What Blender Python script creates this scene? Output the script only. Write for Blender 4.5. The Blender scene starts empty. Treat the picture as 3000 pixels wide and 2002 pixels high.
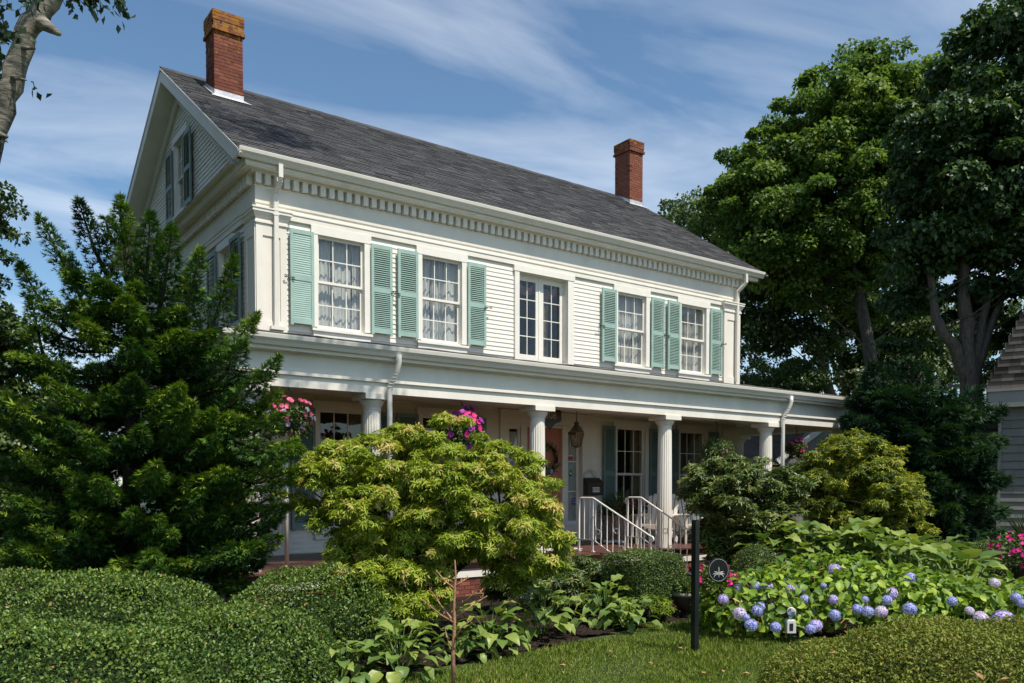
import bpy, math, random
import numpy as np
from mathutils import Matrix, Vector

R = math.radians
SC = bpy.context.scene
COL = SC.collection
random.seed(7)
RNG = np.random.default_rng(11)

# ------------------------------------------------------------------ camera
cam_d = bpy.data.cameras.new('camera')
cam = bpy.data.objects.new('camera', cam_d)
COL.objects.link(cam)
cam_d.sensor_width = 36.0
cam_d.lens = 29.17
cam_d.shift_y = 0.1723
cam_d.clip_start = 0.05
cam_d.clip_end = 2000
AZ = R(54.09)
EYE = Vector((0, 0, 1.75))
FH = Vector((math.cos(AZ), math.sin(AZ), 0))
RT = Vector((math.sin(AZ), -math.cos(AZ), 0))
pit = R(-2.0)
view_dir = FH * math.cos(pit) + Vector((0, 0, math.sin(pit)))
cam.location = EYE
cam.rotation_euler = view_dir.to_track_quat('-Z', 'Y').to_euler()
SC.camera = cam

# ------------------------------------------------------------------ sun and sky
SUN = Vector((0.15, -1.0, 1.75)).normalized()
sd = bpy.data.lights.new('sun', 'SUN')
sun = bpy.data.objects.new('sun', sd)
COL.objects.link(sun)
sd.energy = 4.0
sd.angle = R(0.53)
sd.color = (1.0, 0.93, 0.82)
sun.location = (-6, -30, 50)
sun.rotation_euler = (-SUN).to_track_quat('-Z', 'Y').to_euler()

W = bpy.data.worlds.new('World')
SC.world = W
W.use_nodes = True
nt = W.node_tree
nt.nodes.clear()
def wn(t, **k):
    n = nt.nodes.new(t)
    for a, b in k.items(): setattr(n, a, b)
    return n
wout = wn('ShaderNodeOutputWorld')
wbg = wn('ShaderNodeBackground')
sky = wn('ShaderNodeTexSky', sky_type='NISHITA', sun_disc=False)
sky.sun_elevation = math.asin(SUN.z)
sky.sun_rotation = math.pi - math.atan2(0.15, 1.0)
sky.air_density = 1.0
sky.dust_density = 0.4
sky.ozone_density = 1.6
wbg.inputs['Strength'].default_value = 0.066
tc = wn('ShaderNodeTexCoord')
sep = wn('ShaderNodeSeparateXYZ')
nt.links.new(tc.outputs['Generated'], sep.inputs[0])
zz = wn('ShaderNodeMath', operation='MAXIMUM'); zz.inputs[1].default_value = 0.0
nt.links.new(sep.outputs['Z'], zz.inputs[0])
za = wn('ShaderNodeMath', operation='ADD'); za.inputs[1].default_value = 0.12
nt.links.new(zz.outputs[0], za.inputs[0])
dx = wn('ShaderNodeMath', operation='DIVIDE'); dy = wn('ShaderNodeMath', operation='DIVIDE')
for n, o in ((dx, 'X'), (dy, 'Y')):
    nt.links.new(sep.outputs[o], n.inputs[0]); nt.links.new(za.outputs[0], n.inputs[1])
cmb = wn('ShaderNodeCombineXYZ')
nt.links.new(dx.outputs[0], cmb.inputs[0]); nt.links.new(dy.outputs[0], cmb.inputs[1])
mp = wn('ShaderNodeMapping')
mp.inputs['Rotation'].default_value = (0, 0, R(-74))
mp.inputs['Scale'].default_value = (0.42, 1.3, 1)
mp.inputs['Location'].default_value = (0.35, 0.55, 0)
nt.links.new(cmb.outputs[0], mp.inputs[0])
n1 = wn('ShaderNodeTexNoise'); n1.inputs['Scale'].default_value = 1.35
n1.inputs['Detail'].default_value = 11; n1.inputs['Roughness'].default_value = 0.54; n1.inputs['Distortion'].default_value = 1.1
nt.links.new(mp.outputs[0], n1.inputs['Vector'])
cr = wn('ShaderNodeValToRGB')
cr.color_ramp.elements[0].position = 0.40; cr.color_ramp.elements[0].color = (0, 0, 0, 1)
cr.color_ramp.elements[1].position = 0.80; cr.color_ramp.elements[1].color = (1, 1, 1, 1)
nt.links.new(n1.outputs['Fac'], cr.inputs[0])
sc2 = wn('ShaderNodeMath', operation='MULTIPLY'); sc2.inputs[1].default_value = 0.64
nt.links.new(cr.outputs[0], sc2.inputs[0])
hz = wn('ShaderNodeMixRGB', blend_type='MULTIPLY'); hz.inputs[0].default_value = 1.0
hz.inputs[2].default_value = (1.27, 1.49, 1.54, 1)
nt.links.new(sky.outputs[0], hz.inputs[1])
mixc = wn('ShaderNodeMixRGB')
mixc.inputs[2].default_value = (11.8, 12.4, 13.3, 1)
nt.links.new(sc2.outputs[0], mixc.inputs[0]); nt.links.new(hz.outputs[0], mixc.inputs[1])
nt.links.new(mixc.outputs[0], wbg.inputs['Color'])
nt.links.new(wbg.outputs[0], wout.inputs[0])

SC.view_settings.view_transform = 'Standard'
SC.view_settings.look = 'None'
SC.view_settings.exposure = 0.5
SC.view_settings.gamma = 1.0
SC.view_settings.use_curve_mapping = False
SC.render.engine = 'CYCLES'
SC.cycles.max_bounces = 8
SC.cycles.diffuse_bounces = 3
SC.cycles.glossy_bounces = 3
SC.cycles.transparent_max_bounces = 12
SC.cycles.transmission_bounces = 4
SC.cycles.caustics_reflective = False
SC.cycles.caustics_refractive = False

# ------------------------------------------------------------------ materials
def new_mat(name):
    m = bpy.data.materials.new(name)
    m.use_nodes = True
    t = m.node_tree
    b = t.nodes.get('Principled BSDF')
    return m, t, b

def paint(name, col, rough=0.55, var=0.06, scale=3.0, bump=0.0, bscale=60, metal=0.0, streak=None, dirt=None):
    """plain coloured surface with soft colour wear and a little relief"""
    m, t, b = new_mat(name)
    L = t.links
    co = t.nodes.new('ShaderNodeTexCoord')
    n = t.nodes.new('ShaderNodeTexNoise')
    n.inputs['Scale'].default_value = scale; n.inputs['Detail'].default_value = 6; n.inputs['Roughness'].default_value = 0.65
    v = co.outputs['Object']
    if streak:
        mpn = t.nodes.new('ShaderNodeMapping'); mpn.inputs['Scale'].default_value = streak
        L.new(v, mpn.inputs[0]); v = mpn.outputs[0]
    L.new(v, n.inputs['Vector'])
    r = t.nodes.new('ShaderNodeValToRGB')
    lo = [max(0, c * (1 - var * 2.2)) for c in col[:3]]; hi = [min(1, c * (1 + var)) for c in col[:3]]
    r.color_ramp.elements[0].position = 0.28; r.color_ramp.elements[0].color = (*lo, 1)
    r.color_ramp.elements[1].position = 0.62; r.color_ramp.elements[1].color = (*hi, 1)
    L.new(n.outputs['Fac'], r.inputs[0])
    out = r.outputs[0]
    if dirt:
        d = t.nodes.new('ShaderNodeTexNoise'); d.inputs['Scale'].default_value = 1.7; d.inputs['Detail'].default_value = 8; d.inputs['Roughness'].default_value = 0.75
        L.new(co.outputs['Object'], d.inputs['Vector'])
        dr = t.nodes.new('ShaderNodeValToRGB'); dr.color_ramp.elements[0].position = 0.55; dr.color_ramp.elements[1].position = 0.78
        L.new(d.outputs['Fac'], dr.inputs[0])
        mx = t.nodes.new('ShaderNodeMixRGB'); mx.inputs[2].default_value = (*dirt, 1)
        ml = t.nodes.new('ShaderNodeMath'); ml.operation = 'MULTIPLY'; ml.inputs[1].default_value = 0.55
        L.new(dr.outputs[0], ml.inputs[0]); L.new(ml.outputs[0], mx.inputs[0]); L.new(out, mx.inputs[1])
        out = mx.outputs[0]
    L.new(out, b.inputs['Base Color'])
    b.inputs['Roughness'].default_value = rough
    b.inputs['Metallic'].default_value = metal
    if bump > 0:
        nb = t.nodes.new('ShaderNodeTexNoise'); nb.inputs['Scale'].default_value = bscale; nb.inputs['Detail'].default_value = 4
        L.new(v, nb.inputs['Vector'])
        bp = t.nodes.new('ShaderNodeBump'); bp.inputs['Strength'].default_value = bump; bp.inputs['Distance'].default_value = 0.01
        L.new(nb.outputs['Fac'], bp.inputs['Height']); L.new(bp.outputs[0], b.inputs['Normal'])
    return m

LEAF_GAIN = 1.6
def tinted(name, stops, rough=0.5, transl=0.0, spec=0.35, var=0.0, bump=0.0, bscale=40):
    """colour from the per-face 'tint' value through a ramp; leaves also let light through"""
    m, t, b = new_mat(name)
    L = t.links
    a = t.nodes.new('ShaderNodeAttribute'); a.attribute_name = 'tint'
    r = t.nodes.new('ShaderNodeValToRGB')
    e = r.color_ramp.elements
    e[0].position, e[0].color = stops[0][0], (*stops[0][1], 1)
    e[1].position, e[1].color = stops[-1][0], (*stops[-1][1], 1)
    if transl > 0: stops = [(p, tuple(min(.9, x*LEAF_GAIN) for x in c)) for p, c in stops]
    e[0].color = (*stops[0][1], 1); e[1].color = (*stops[-1][1], 1)
    for p, c in stops[1:-1]:
        q = e.new(p); q.color = (*c, 1)
    L.new(a.outputs['Fac'], r.inputs[0])
    out = r.outputs[0]
    if var > 0:
        co = t.nodes.new('ShaderNodeTexCoord')
        n = t.nodes.new('ShaderNodeTexNoise'); n.inputs['Scale'].default_value = bscale; n.inputs['Detail'].default_value = 5
        L.new(co.outputs['Object'], n.inputs['Vector'])
        rr = t.nodes.new('ShaderNodeMapRange'); rr.inputs[3].default_value = 1 - var; rr.inputs[4].default_value = 1 + var
        L.new(n.outputs['Fac'], rr.inputs[0])
        mx = t.nodes.new('ShaderNodeMixRGB'); mx.blend_type = 'MULTIPLY'; mx.inputs[0].default_value = 1
        L.new(out, mx.inputs[1]); L.new(rr.outputs[0], mx.inputs[2]); out = mx.outputs[0]
        if bump > 0:
            bp = t.nodes.new('ShaderNodeBump'); bp.inputs['Strength'].default_value = bump; bp.inputs['Distance'].default_value = 0.006
            L.new(n.outputs['Fac'], bp.inputs['Height']); L.new(bp.outputs[0], b.inputs['Normal'])
    L.new(out, b.inputs['Base Color'])
    b.inputs['Roughness'].default_value = rough
    b.inputs['Specular IOR Level'].default_value = spec
    if transl > 0:
        tr = t.nodes.new('ShaderNodeBsdfTranslucent')
        hs = t.nodes.new('ShaderNodeMixRGB'); hs.blend_type = 'MULTIPLY'; hs.inputs[0].default_value = 1
        hs.inputs[2].default_value = (1.3, 1.35, 0.6, 1)
        L.new(out, hs.inputs[1]); L.new(hs.outputs[0], tr.inputs[0])
        ms = t.nodes.new('ShaderNodeMixShader'); ms.inputs[0].default_value = transl
        o = t.nodes.get('Material Output')
        L.new(b.outputs[0], ms.inputs[1]); L.new(tr.outputs[0], ms.inputs[2]); L.new(ms.outputs[0], o.inputs[0])
    return m

def glass_mat(name, tint=(0.9, 0.93, 0.92), refl=1.0):
    m = bpy.data.materials.new(name); m.use_nodes = True
    t = m.node_tree; t.nodes.clear(); L = t.links
    o = t.nodes.new('ShaderNodeOutputMaterial')
    tr = t.nodes.new('ShaderNodeBsdfTransparent'); tr.inputs[0].default_value = (*tint, 1)
    g = t.nodes.new('ShaderNodeBsdfGlossy'); g.inputs['Roughness'].default_value = 0.02
    lw = t.nodes.new('ShaderNodeLayerWeight'); lw.inputs[0].default_value = 0.5
    pw = t.nodes.new('ShaderNodeMath'); pw.operation = 'POWER'; pw.inputs[1].default_value = 5
    L.new(lw.outputs['Facing'], pw.inputs[0])
    f = t.nodes.new('ShaderNodeMath'); f.operation = 'MULTIPLY_ADD'; f.inputs[1].default_value = 0.94; f.inputs[2].default_value = 0.06
    L.new(pw.outputs[0], f.inputs[0])
    co = t.nodes.new('ShaderNodeTexCoord'); n = t.nodes.new('ShaderNodeTexNoise'); n.inputs['Scale'].default_value = 2.2
    L.new(co.outputs['Object'], n.inputs['Vector'])
    bp = t.nodes.new('ShaderNodeBump'); bp.inputs['Strength'].default_value = 0.06; bp.inputs['Distance'].default_value = 0.05
    L.new(n.outputs['Fac'], bp.inputs['Height']); L.new(bp.outputs[0], g.inputs['Normal'])
    ml = t.nodes.new('ShaderNodeMath'); ml.operation = 'MULTIPLY'; ml.inputs[1].default_value = refl
    L.new(f.outputs[0], ml.inputs[0])
    mx = t.nodes.new('ShaderNodeMixShader')
    L.new(ml.outputs[0], mx.inputs[0]); L.new(tr.outputs[0], mx.inputs[1]); L.new(g.outputs[0], mx.inputs[2]); L.new(mx.outputs[0], o.inputs[0])
    return m

M = {}
M['white'] = paint('white_paint', (0.76, 0.72, 0.64), 0.55, 0.045, 1.6, 0.2, 90, streak=(1, 1, .45), dirt=(0.55, 0.50, 0.42))
M['board'] = paint('clapboard_paint', (0.79, 0.75, 0.67), 0.55, 0.03, 2.2, 0.15, 70, streak=(1, 1, 6), dirt=(0.66, 0.61, 0.52))
M['sash'] = paint('sash_paint', (0.78, 0.75, 0.68), 0.45, 0.03, 4)
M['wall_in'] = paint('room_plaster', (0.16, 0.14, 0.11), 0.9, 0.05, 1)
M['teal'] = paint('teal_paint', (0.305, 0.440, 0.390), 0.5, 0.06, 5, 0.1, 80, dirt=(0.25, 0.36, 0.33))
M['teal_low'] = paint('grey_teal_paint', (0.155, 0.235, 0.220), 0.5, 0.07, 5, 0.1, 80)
M['glass'] = glass_mat('window_glass', (0.90, 0.91, 0.89), 0.8)
M['curtain'] = paint('curtain_cloth', (0.66, 0.66, 0.68), 0.9, 0.04, 8, 0.2, 120)
M['drape'] = paint('drape_cloth', (0.30, 0.25, 0.17), 0.9, 0.12, 6)
M['swag'] = paint('rose_cloth', (0.30, 0.16, 0.17), 0.9, 0.25, 20)
M['gutter'] = paint('gutter_metal', (0.72, 0.69, 0.62), 0.35, 0.03, 1.2, dirt=(0.55, 0.50, 0.42))
M['iron'] = paint('black_iron', (0.018, 0.018, 0.02), 0.45, 0.2, 12)
M['sign_black'] = paint('black_gloss', (0.012, 0.014, 0.017), 0.18, 0.15, 4)
M['railpaint'] = paint('rail_paint', (0.78, 0.74, 0.66), 0.4, 0.04, 9)
M['lead'] = paint('lead_flashing', (0.58, 0.58, 0.60), 0.4, 0.15, 6, 0.4, 30, metal=0.3)
M['coral'] = paint('coral_paint', (0.50, 0.165, 0.115), 0.45, 0.05, 3)
M['floor'] = paint('porch_floor_paint', (0.115, 0.050, 0.036), 0.4, 0.2, 3, 0.1, 60, streak=(0.6, 6, 6))
M['mortar'] = paint('mortar', (0.30, 0.26, 0.22), 0.9, 0.15, 8, 0.4, 60)
M['wicker'] = paint('mailbox_metal', (0.055, 0.042, 0.034), 0.6, 0.25, 25, 0.5, 90)
M['brass'] = paint('aged_brass', (0.14, 0.125, 0.10), 0.45, 0.25, 15, metal=0.4)
M['plastic'] = paint('white_plastic', (0.66, 0.66, 0.62), 0.45, 0.05, 6)
M['bark'] = paint('grey_bark', (0.085, 0.074, 0.060), 0.9, 0.3, 7, 0.9, 30, streak=(3, 3, 0.8))
M['bark_dark'] = paint('dark_bark', (0.030, 0.022, 0.017), 0.9, 0.3, 9, 0.8, 40)
M['bark_tan'] = paint('tan_bark', (0.36, 0.19, 0.10), 0.85, 0.25, 14, 0.6, 60)
M['pot'] = paint('dark_pot', (0.040, 0.028, 0.024), 0.55, 0.25, 8, 0.3, 40)
M['pot_rim'] = paint('pale_pot_rim', (0.26, 0.23, 0.20), 0.6, 0.2, 8)
M['moss'] = paint('coco_liner', (0.085, 0.052, 0.028), 0.95, 0.35, 25, 0.9, 60)
M['crate'] = paint('planter_box', (0.36, 0.25, 0.18), 0.8, 0.15, 6, 0.3, 50)
M['concrete'] = paint('step_stone', (0.36, 0.31, 0.26), 0.85, 0.12, 5, 0.4, 60)
M['soil'] = paint('potting_soil', (0.03, 0.022, 0.016), 0.95, 0.3, 20, 0.8, 60)
M['gold'] = paint('gilt_numerals', (0.45, 0.26, 0.07), 0.4, 0.15, 20)
M['silver'] = paint('grey_emblem', (0.42, 0.42, 0.40), 0.5, 0.1, 20)
M['red_print'] = paint('red_print', (0.45, 0.04, 0.035), 0.5, 0.05, 5)
M['green_print'] = paint('green_print', (0.03, 0.22, 0.09), 0.5, 0.05, 5)
M['aqua_print'] = paint('aqua_print', (0.22, 0.42, 0.36), 0.5, 0.05, 5)
M['blue_print'] = paint('blue_print', (0.015, 0.05, 0.24), 0.5, 0.05, 5)
M['paper'] = paint('white_print', (0.7, 0.7, 0.69), 0.6, 0.03, 5)
M['roof_far'] = paint('weathered_shingle', (0.10, 0.085, 0.075), 0.9, 0.25, 3, 0.5, 30)
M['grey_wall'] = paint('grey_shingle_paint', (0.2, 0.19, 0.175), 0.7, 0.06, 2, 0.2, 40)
M['grey_trim'] = paint('grey_trim', (0.24, 0.23, 0.21), 0.6, 0.05, 3)
M['mat'] = paint('door_mat', (0.05, 0.045, 0.045), 0.95, 0.3, 40, 0.8, 90)
M['rag'] = paint('white_rug', (0.55, 0.52, 0.50), 0.9, 0.1, 30, 0.5, 90)
M['lens'] = glass_mat('clear_lens', (0.9, 0.92, 0.95), 2.5)
M['lamp_glass'] = glass_mat('lantern_glass', (0.86, 0.80, 0.66), 1.5)
M['deadleaf'] = paint('dry_leaf', (0.38, 0.22, 0.10), 0.8, 0.3, 30)

# brick: per-face tint, plus orange lichen in patches high on the chimneys
def brick_mat(name, lichen):
    m = tinted(name, [(0, (0.085, 0.030, 0.023)), (0.45, (0.165, 0.055, 0.037)), (0.8, (0.225, 0.080, 0.052)), (1, (0.215, 0.095, 0.066))], 0.88, 0, 0.2, 0.28, 0.7, 28)
    t = m.node_tree; L = t.links; b = t.nodes.get('Principled BSDF')
    src = b.inputs['Base Color'].links[0].from_socket
    ge = t.nodes.new('ShaderNodeNewGeometry')
    n = t.nodes.new('ShaderNodeTexNoise'); n.inputs['Scale'].default_value = 7; n.inputs['Detail'].default_value = 8; n.inputs['Roughness'].default_value = 0.72
    L.new(ge.outputs['Position'], n.inputs['Vector'])
    s = t.nodes.new('ShaderNodeSeparateXYZ'); L.new(ge.outputs['Position'], s.inputs[0])
    mr = t.nodes.new('ShaderNodeMapRange'); mr.inputs[1].default_value = lichen[0]; mr.inputs[2].default_value = lichen[1]
    mr.inputs[3].default_value = -0.16; mr.inputs[4].default_value = lichen[2]
    L.new(s.outputs['Z'], mr.inputs[0])
    ad = t.nodes.new('ShaderNodeMath'); ad.operation = 'ADD'
    L.new(n.outputs['Fac'], ad.inputs[0]); L.new(mr.outputs[0], ad.inputs[1])
    rp = t.nodes.new('ShaderNodeValToRGB'); rp.color_ramp.elements[0].position = 0.53; rp.color_ramp.elements[1].position = 0.58
    L.new(ad.outputs[0], rp.inputs[0])
    mx = t.nodes.new('ShaderNodeMixRGB'); mx.inputs[2].default_value = (0.30, 0.135, 0.020, 1)
    L.new(rp.outputs[0], mx.inputs[0]); L.new(src, mx.inputs[1]); L.new(mx.outputs[0], b.inputs['Base Color'])
    return m
M['brickL'] = brick_mat('lichen_brick', (9.9, 11.35, 0.08))
M['brickR'] = brick_mat('chimney_brick', (11.3, 12.2, 0.05))
M['brick'] = tinted('foundation_brick', [(0, (0.12, 0.04, 0.03)), (0.5, (0.23, 0.075, 0.05)), (1, (0.31, 0.12, 0.08))], 0.9, 0, 0.2, 0.25, 0.6, 30)
M['shingle'] = tinted('asphalt_shingle', [(0, (0.042, 0.043, 0.046)), (0.4, (0.064, 0.064, 0.067)), (0.7, (0.082, 0.081, 0.084)), (1, (0.108, 0.106, 0.107))], 0.95, 0, 0.12, 0.2, 0.4, 60)
M['cedar'] = tinted('cedar_shingle', [(0, (0.045, 0.037, 0.032)), (0.5, (0.085, 0.07, 0.06)), (1, (0.14, 0.12, 0.10))], 0.92, 0, 0.2, 0.3, 0.5, 30)
M['greyshake'] = tinted('shaded_grey_shingle', [(0, (0.15, 0.145, 0.135)), (1, (0.205, 0.195, 0.18))], 0.8, 0, 0.25, 0.1, 0.3, 30)  # greys darkened, the shade of the trees is put into the colour

# foliage
M['maple'] = tinted('maple_leaf', [(0, (0.024, 0.050, 0.015)), (0.5, (0.066, 0.115, 0.026)), (0.85, (0.115, 0.165, 0.034)), (1, (0.15, 0.19, 0.045))], 0.5, 0.42, 0.3)
M['maple_dark'] = tinted('shaded_maple_leaf', [(0, (0.015, 0.034, 0.014)), (0.6, (0.038, 0.074, 0.024)), (1, (0.080, 0.120, 0.034))], 0.45, 0.32, 0.35)  # maple green made darker, shade put into the leaf colour
M['poplar'] = tinted('poplar_leaf', [(0, (0.018, 0.038, 0.014)), (0.6, (0.050, 0.082, 0.026)), (0.93, (0.085, 0.115, 0.04)), (1, (0.30, 0.33, 0.27))], 0.42, 0.38, 0.4)
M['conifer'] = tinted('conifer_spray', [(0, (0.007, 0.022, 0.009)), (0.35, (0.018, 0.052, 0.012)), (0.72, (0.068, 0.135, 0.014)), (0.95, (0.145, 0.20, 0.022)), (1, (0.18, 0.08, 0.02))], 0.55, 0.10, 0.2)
M['conifer_dark'] = tinted('shaded_conifer_spray', [(0, (0.006, 0.018, 0.010)), (0.6, (0.013, 0.036, 0.015)), (1, (0.035, 0.072, 0.018))], 0.6, 0.15, 0.2)  # darker greens stand for the shade lying on the right conifer
M['holly'] = tinted('holly_leaf', [(0, (0.013, 0.032, 0.008)), (0.5, (0.046, 0.088, 0.015)), (0.90, (0.115, 0.165, 0.026)), (0.95, (0.14, 0.18, 0.035)), (1, (0.26, 0.13, 0.05))], 0.42, 0.22, 0.4)
M['box'] = tinted('box_leaf', [(0, (0.018, 0.040, 0.011)), (0.6, (0.055, 0.095, 0.020)), (1, (0.14, 0.155, 0.04))], 0.45, 0.2, 0.4)
M['pieris'] = tinted('pieris_leaf', [(0, (0.022, 0.046, 0.008)), (0.35, (0.080, 0.120, 0.011)), (0.75, (0.170, 0.220, 0.020)), (0.95, (0.245, 0.275, 0.035)), (1, (0.33, 0.27, 0.09))], 0.45, 0.3, 0.3)
M['pieris_gold'] = tinted('gold_pieris_leaf', [(0, (0.018, 0.036, 0.008)), (0.45, (0.066, 0.100, 0.012)), (0.8, (0.145, 0.165, 0.020)), (1, (0.27, 0.26, 0.02))], 0.45, 0.25, 0.35)
M['rhodo'] = tinted('rhododendron_leaf', [(0, (0.016, 0.036, 0.011)), (0.5, (0.052, 0.082, 0.020)), (0.9, (0.100, 0.132, 0.036)), (1, (0.15, 0.155, 0.055))], 0.42, 0.18, 0.45)
M['hosta'] = tinted('hosta_leaf', [(0, (0.040, 0.078, 0.020)), (0.5, (0.092, 0.145, 0.032)), (1, (0.19, 0.225, 0.050))], 0.42, 0.25, 0.4, 0.15, 0.5, 22)
M['hydrangea'] = tinted('hydrangea_leaf', [(0, (0.045, 0.092, 0.013)), (0.5, (0.110, 0.180, 0.018)), (1, (0.24, 0.30, 0.030))], 0.45, 0.3, 0.35, 0.15, 0.5, 45)
M['yew'] = tinted('yew_needle', [(0, (0.026, 0.042, 0.008)), (0.5, (0.088, 0.115, 0.016)), (0.9, (0.150, 0.165, 0.026)), (1, (0.24, 0.15, 0.045))], 0.55, 0.2, 0.25)
M['birch_leaf'] = tinted('birch_leaf', [(0, (0.012, 0.026, 0.012)), (1, (0.030, 0.055, 0.016))], 0.5, 0.2, 0.3)
M['grass_blade'] = tinted('grass_blade', [(0, (0.055, 0.090, 0.012)), (0.5, (0.120, 0.170, 0.022)), (0.85, (0.19, 0.215, 0.040)), (1, (0.32, 0.27, 0.12))], 0.55, 0.25, 0.25)
M['petal_pink'] = tinted('pink_petal', [(0, (0.36, 0.025, 0.10)), (0.5, (0.48, 0.07, 0.16)), (1, (0.58, 0.17, 0.25))], 0.5, 0.3, 0.3)
M['petal_magenta'] = tinted('magenta_petal', [(0, (0.36, 0.010, 0.12)), (0.6, (0.60, 0.015, 0.17)), (1, (0.68, 0.06, 0.28))], 0.5, 0.3, 0.3)
M['petal_purple'] = tinted('purple_petal', [(0, (0.11, 0.012, 0.13)), (0.6, (0.25, 0.02, 0.26)), (1, (0.45, 0.04, 0.40))], 0.5, 0.3, 0.3)
M['head_blue'] = tinted('blue_floret', [(0, (0.07, 0.09, 0.34)), (0.5, (0.21, 0.23, 0.50)), (0.85, (0.36, 0.36, 0.62)), (1, (0.50, 0.50, 0.68))], 0.6, 0.25, 0.2)
M['head_lilac'] = tinted('lilac_floret', [(0, (0.16, 0.12, 0.38)), (0.5, (0.30, 0.25, 0.54)), (1, (0.52, 0.46, 0.66))], 0.6, 0.25, 0.2)
M['head_pale'] = tinted('pale_floret', [(0, (0.22, 0.17, 0.36)), (0.5, (0.40, 0.33, 0.50)), (1, (0.64, 0.56, 0.60))], 0.6, 0.25, 0.2)
M['mulch_chip'] = tinted('mulch_chip', [(0, (0.012, 0.009, 0.008)), (0.6, (0.034, 0.024, 0.019)), (0.95, (0.07, 0.05, 0.038)), (1, (0.18, 0.12, 0.08))], 0.95, 0, 0.15)

def ground_mat():
    m, t, b = new_mat('lawn_soil'); L = t.links
    co = t.nodes.new('ShaderNodeTexCoord')
    n = t.nodes.new('ShaderNodeTexNoise'); n.inputs['Scale'].default_value = 1.1; n.inputs['Detail'].default_value = 9; n.inputs['Roughness'].default_value = 0.7
    L.new(co.outputs['Object'], n.inputs['Vector'])
    r = t.nodes.new('ShaderNodeValToRGB'); e = r.color_ramp.elements
    e[0].position, e[0].color = 0.3, (0.035, 0.055, 0.012, 1)
    e[1].position, e[1].color = 0.7, (0.085, 0.10, 0.028, 1)
    L.new(n.outputs['Fac'], r.inputs[0]); L.new(r.outputs[0], b.inputs['Base Color'])
    b.inputs['Roughness'].default_value = 0.95
    n2 = t.nodes.new('ShaderNodeTexNoise'); n2.inputs['Scale'].default_value = 60; n2.inputs['Detail'].default_value = 4
    L.new(co.outputs['Object'], n2.inputs['Vector'])
    bp = t.nodes.new('ShaderNodeBump'); bp.inputs['Strength'].default_value = 0.8; bp.inputs['Distance'].default_value = 0.03
    L.new(n2.outputs['Fac'], bp.inputs['Height']); L.new(bp.outputs[0], b.inputs['Normal'])
    return m
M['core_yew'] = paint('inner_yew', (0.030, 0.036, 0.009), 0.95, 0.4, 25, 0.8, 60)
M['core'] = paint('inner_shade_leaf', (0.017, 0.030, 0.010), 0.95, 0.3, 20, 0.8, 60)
M['ground'] = ground_mat()
M['mulch'] = paint('mulch_soil', (0.030, 0.022, 0.017), 0.95, 0.35, 18, 1.0, 45)

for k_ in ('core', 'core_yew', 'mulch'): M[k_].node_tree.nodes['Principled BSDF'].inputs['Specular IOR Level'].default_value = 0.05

def birch_mat():
    m, t, b = new_mat('birch_bark'); L = t.links
    co = t.nodes.new('ShaderNodeTexCoord')
    mpn = t.nodes.new('ShaderNodeMapping'); mpn.inputs['Scale'].default_value = (4, 4, 22)
    L.new(co.outputs['Object'], mpn.inputs[0])
    n = t.nodes.new('ShaderNodeTexNoise'); n.inputs['Scale'].default_value = 1.6; n.inputs['Detail'].default_value = 7; n.inputs['Roughness'].default_value = 0.7
    L.new(mpn.outputs[0], n.inputs['Vector'])
    n2 = t.nodes.new('ShaderNodeTexNoise'); n2.inputs['Scale'].default_value = 3.0; n2.inputs['Detail'].default_value = 5
    L.new(co.outputs['Object'], n2.inputs['Vector'])
    r = t.nodes.new('ShaderNodeValToRGB'); e = r.color_ramp.elements
    e[0].position, e[0].color = 0.42, (0.030, 0.028, 0.020, 1)
    e[1].position, e[1].color = 0.60, (0.34, 0.31, 0.25, 1)
    ad = t.nodes.new('ShaderNodeMixRGB'); ad.inputs[0].default_value = 0.5
    L.new(n.outputs['Fac'], ad.inputs[1]); L.new(n2.outputs['Fac'], ad.inputs[2]); L.new(ad.outputs[0], r.inputs[0])
    L.new(r.outputs[0], b.inputs['Base Color']); b.inputs['Roughness'].default_value = 0.85
    bp = t.nodes.new('ShaderNodeBump'); bp.inputs['Strength'].default_value = 0.8; bp.inputs['Distance'].default_value = 0.02
    L.new(n.outputs['Fac'], bp.inputs['Height']); L.new(bp.outputs[0], b.inputs['Normal'])
    return m
M['birch'] = birch_mat()

# ------------------------------------------------------------------ object helpers
WM = {}
def W_of(o): return WM.get(o.name, Matrix.Identity(4))
def place(o, parent=None, mw=None):
    mw = mw or Matrix.Identity(4)
    if parent is not None:
        o.parent = parent
        o.matrix_parent_inverse = W_of(parent).inverted()
    o.matrix_basis = mw
    WM[o.name] = mw.copy()
    return o
def tag(o, label=None, cat=None, group=None, kind=None):
    if label: o['label'] = label
    if cat: o['category'] = cat
    if group: o['group'] = group
    if kind: o['kind'] = kind
    return o
def thing(name, loc, label, cat, group=None):
    o = bpy.data.objects.new(name, None); COL.objects.link(o)
    o.empty_display_size = 0.2
    place(o, None, Matrix.Translation(Vector(loc)))
    return tag(o, label, cat, group)
def inst(mesh, name, parent, mw, kind=None):
    o = bpy.data.objects.new(name, mesh); COL.objects.link(o)
    place(o, parent, mw)
    if kind: o['kind'] = kind
    return o

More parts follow.
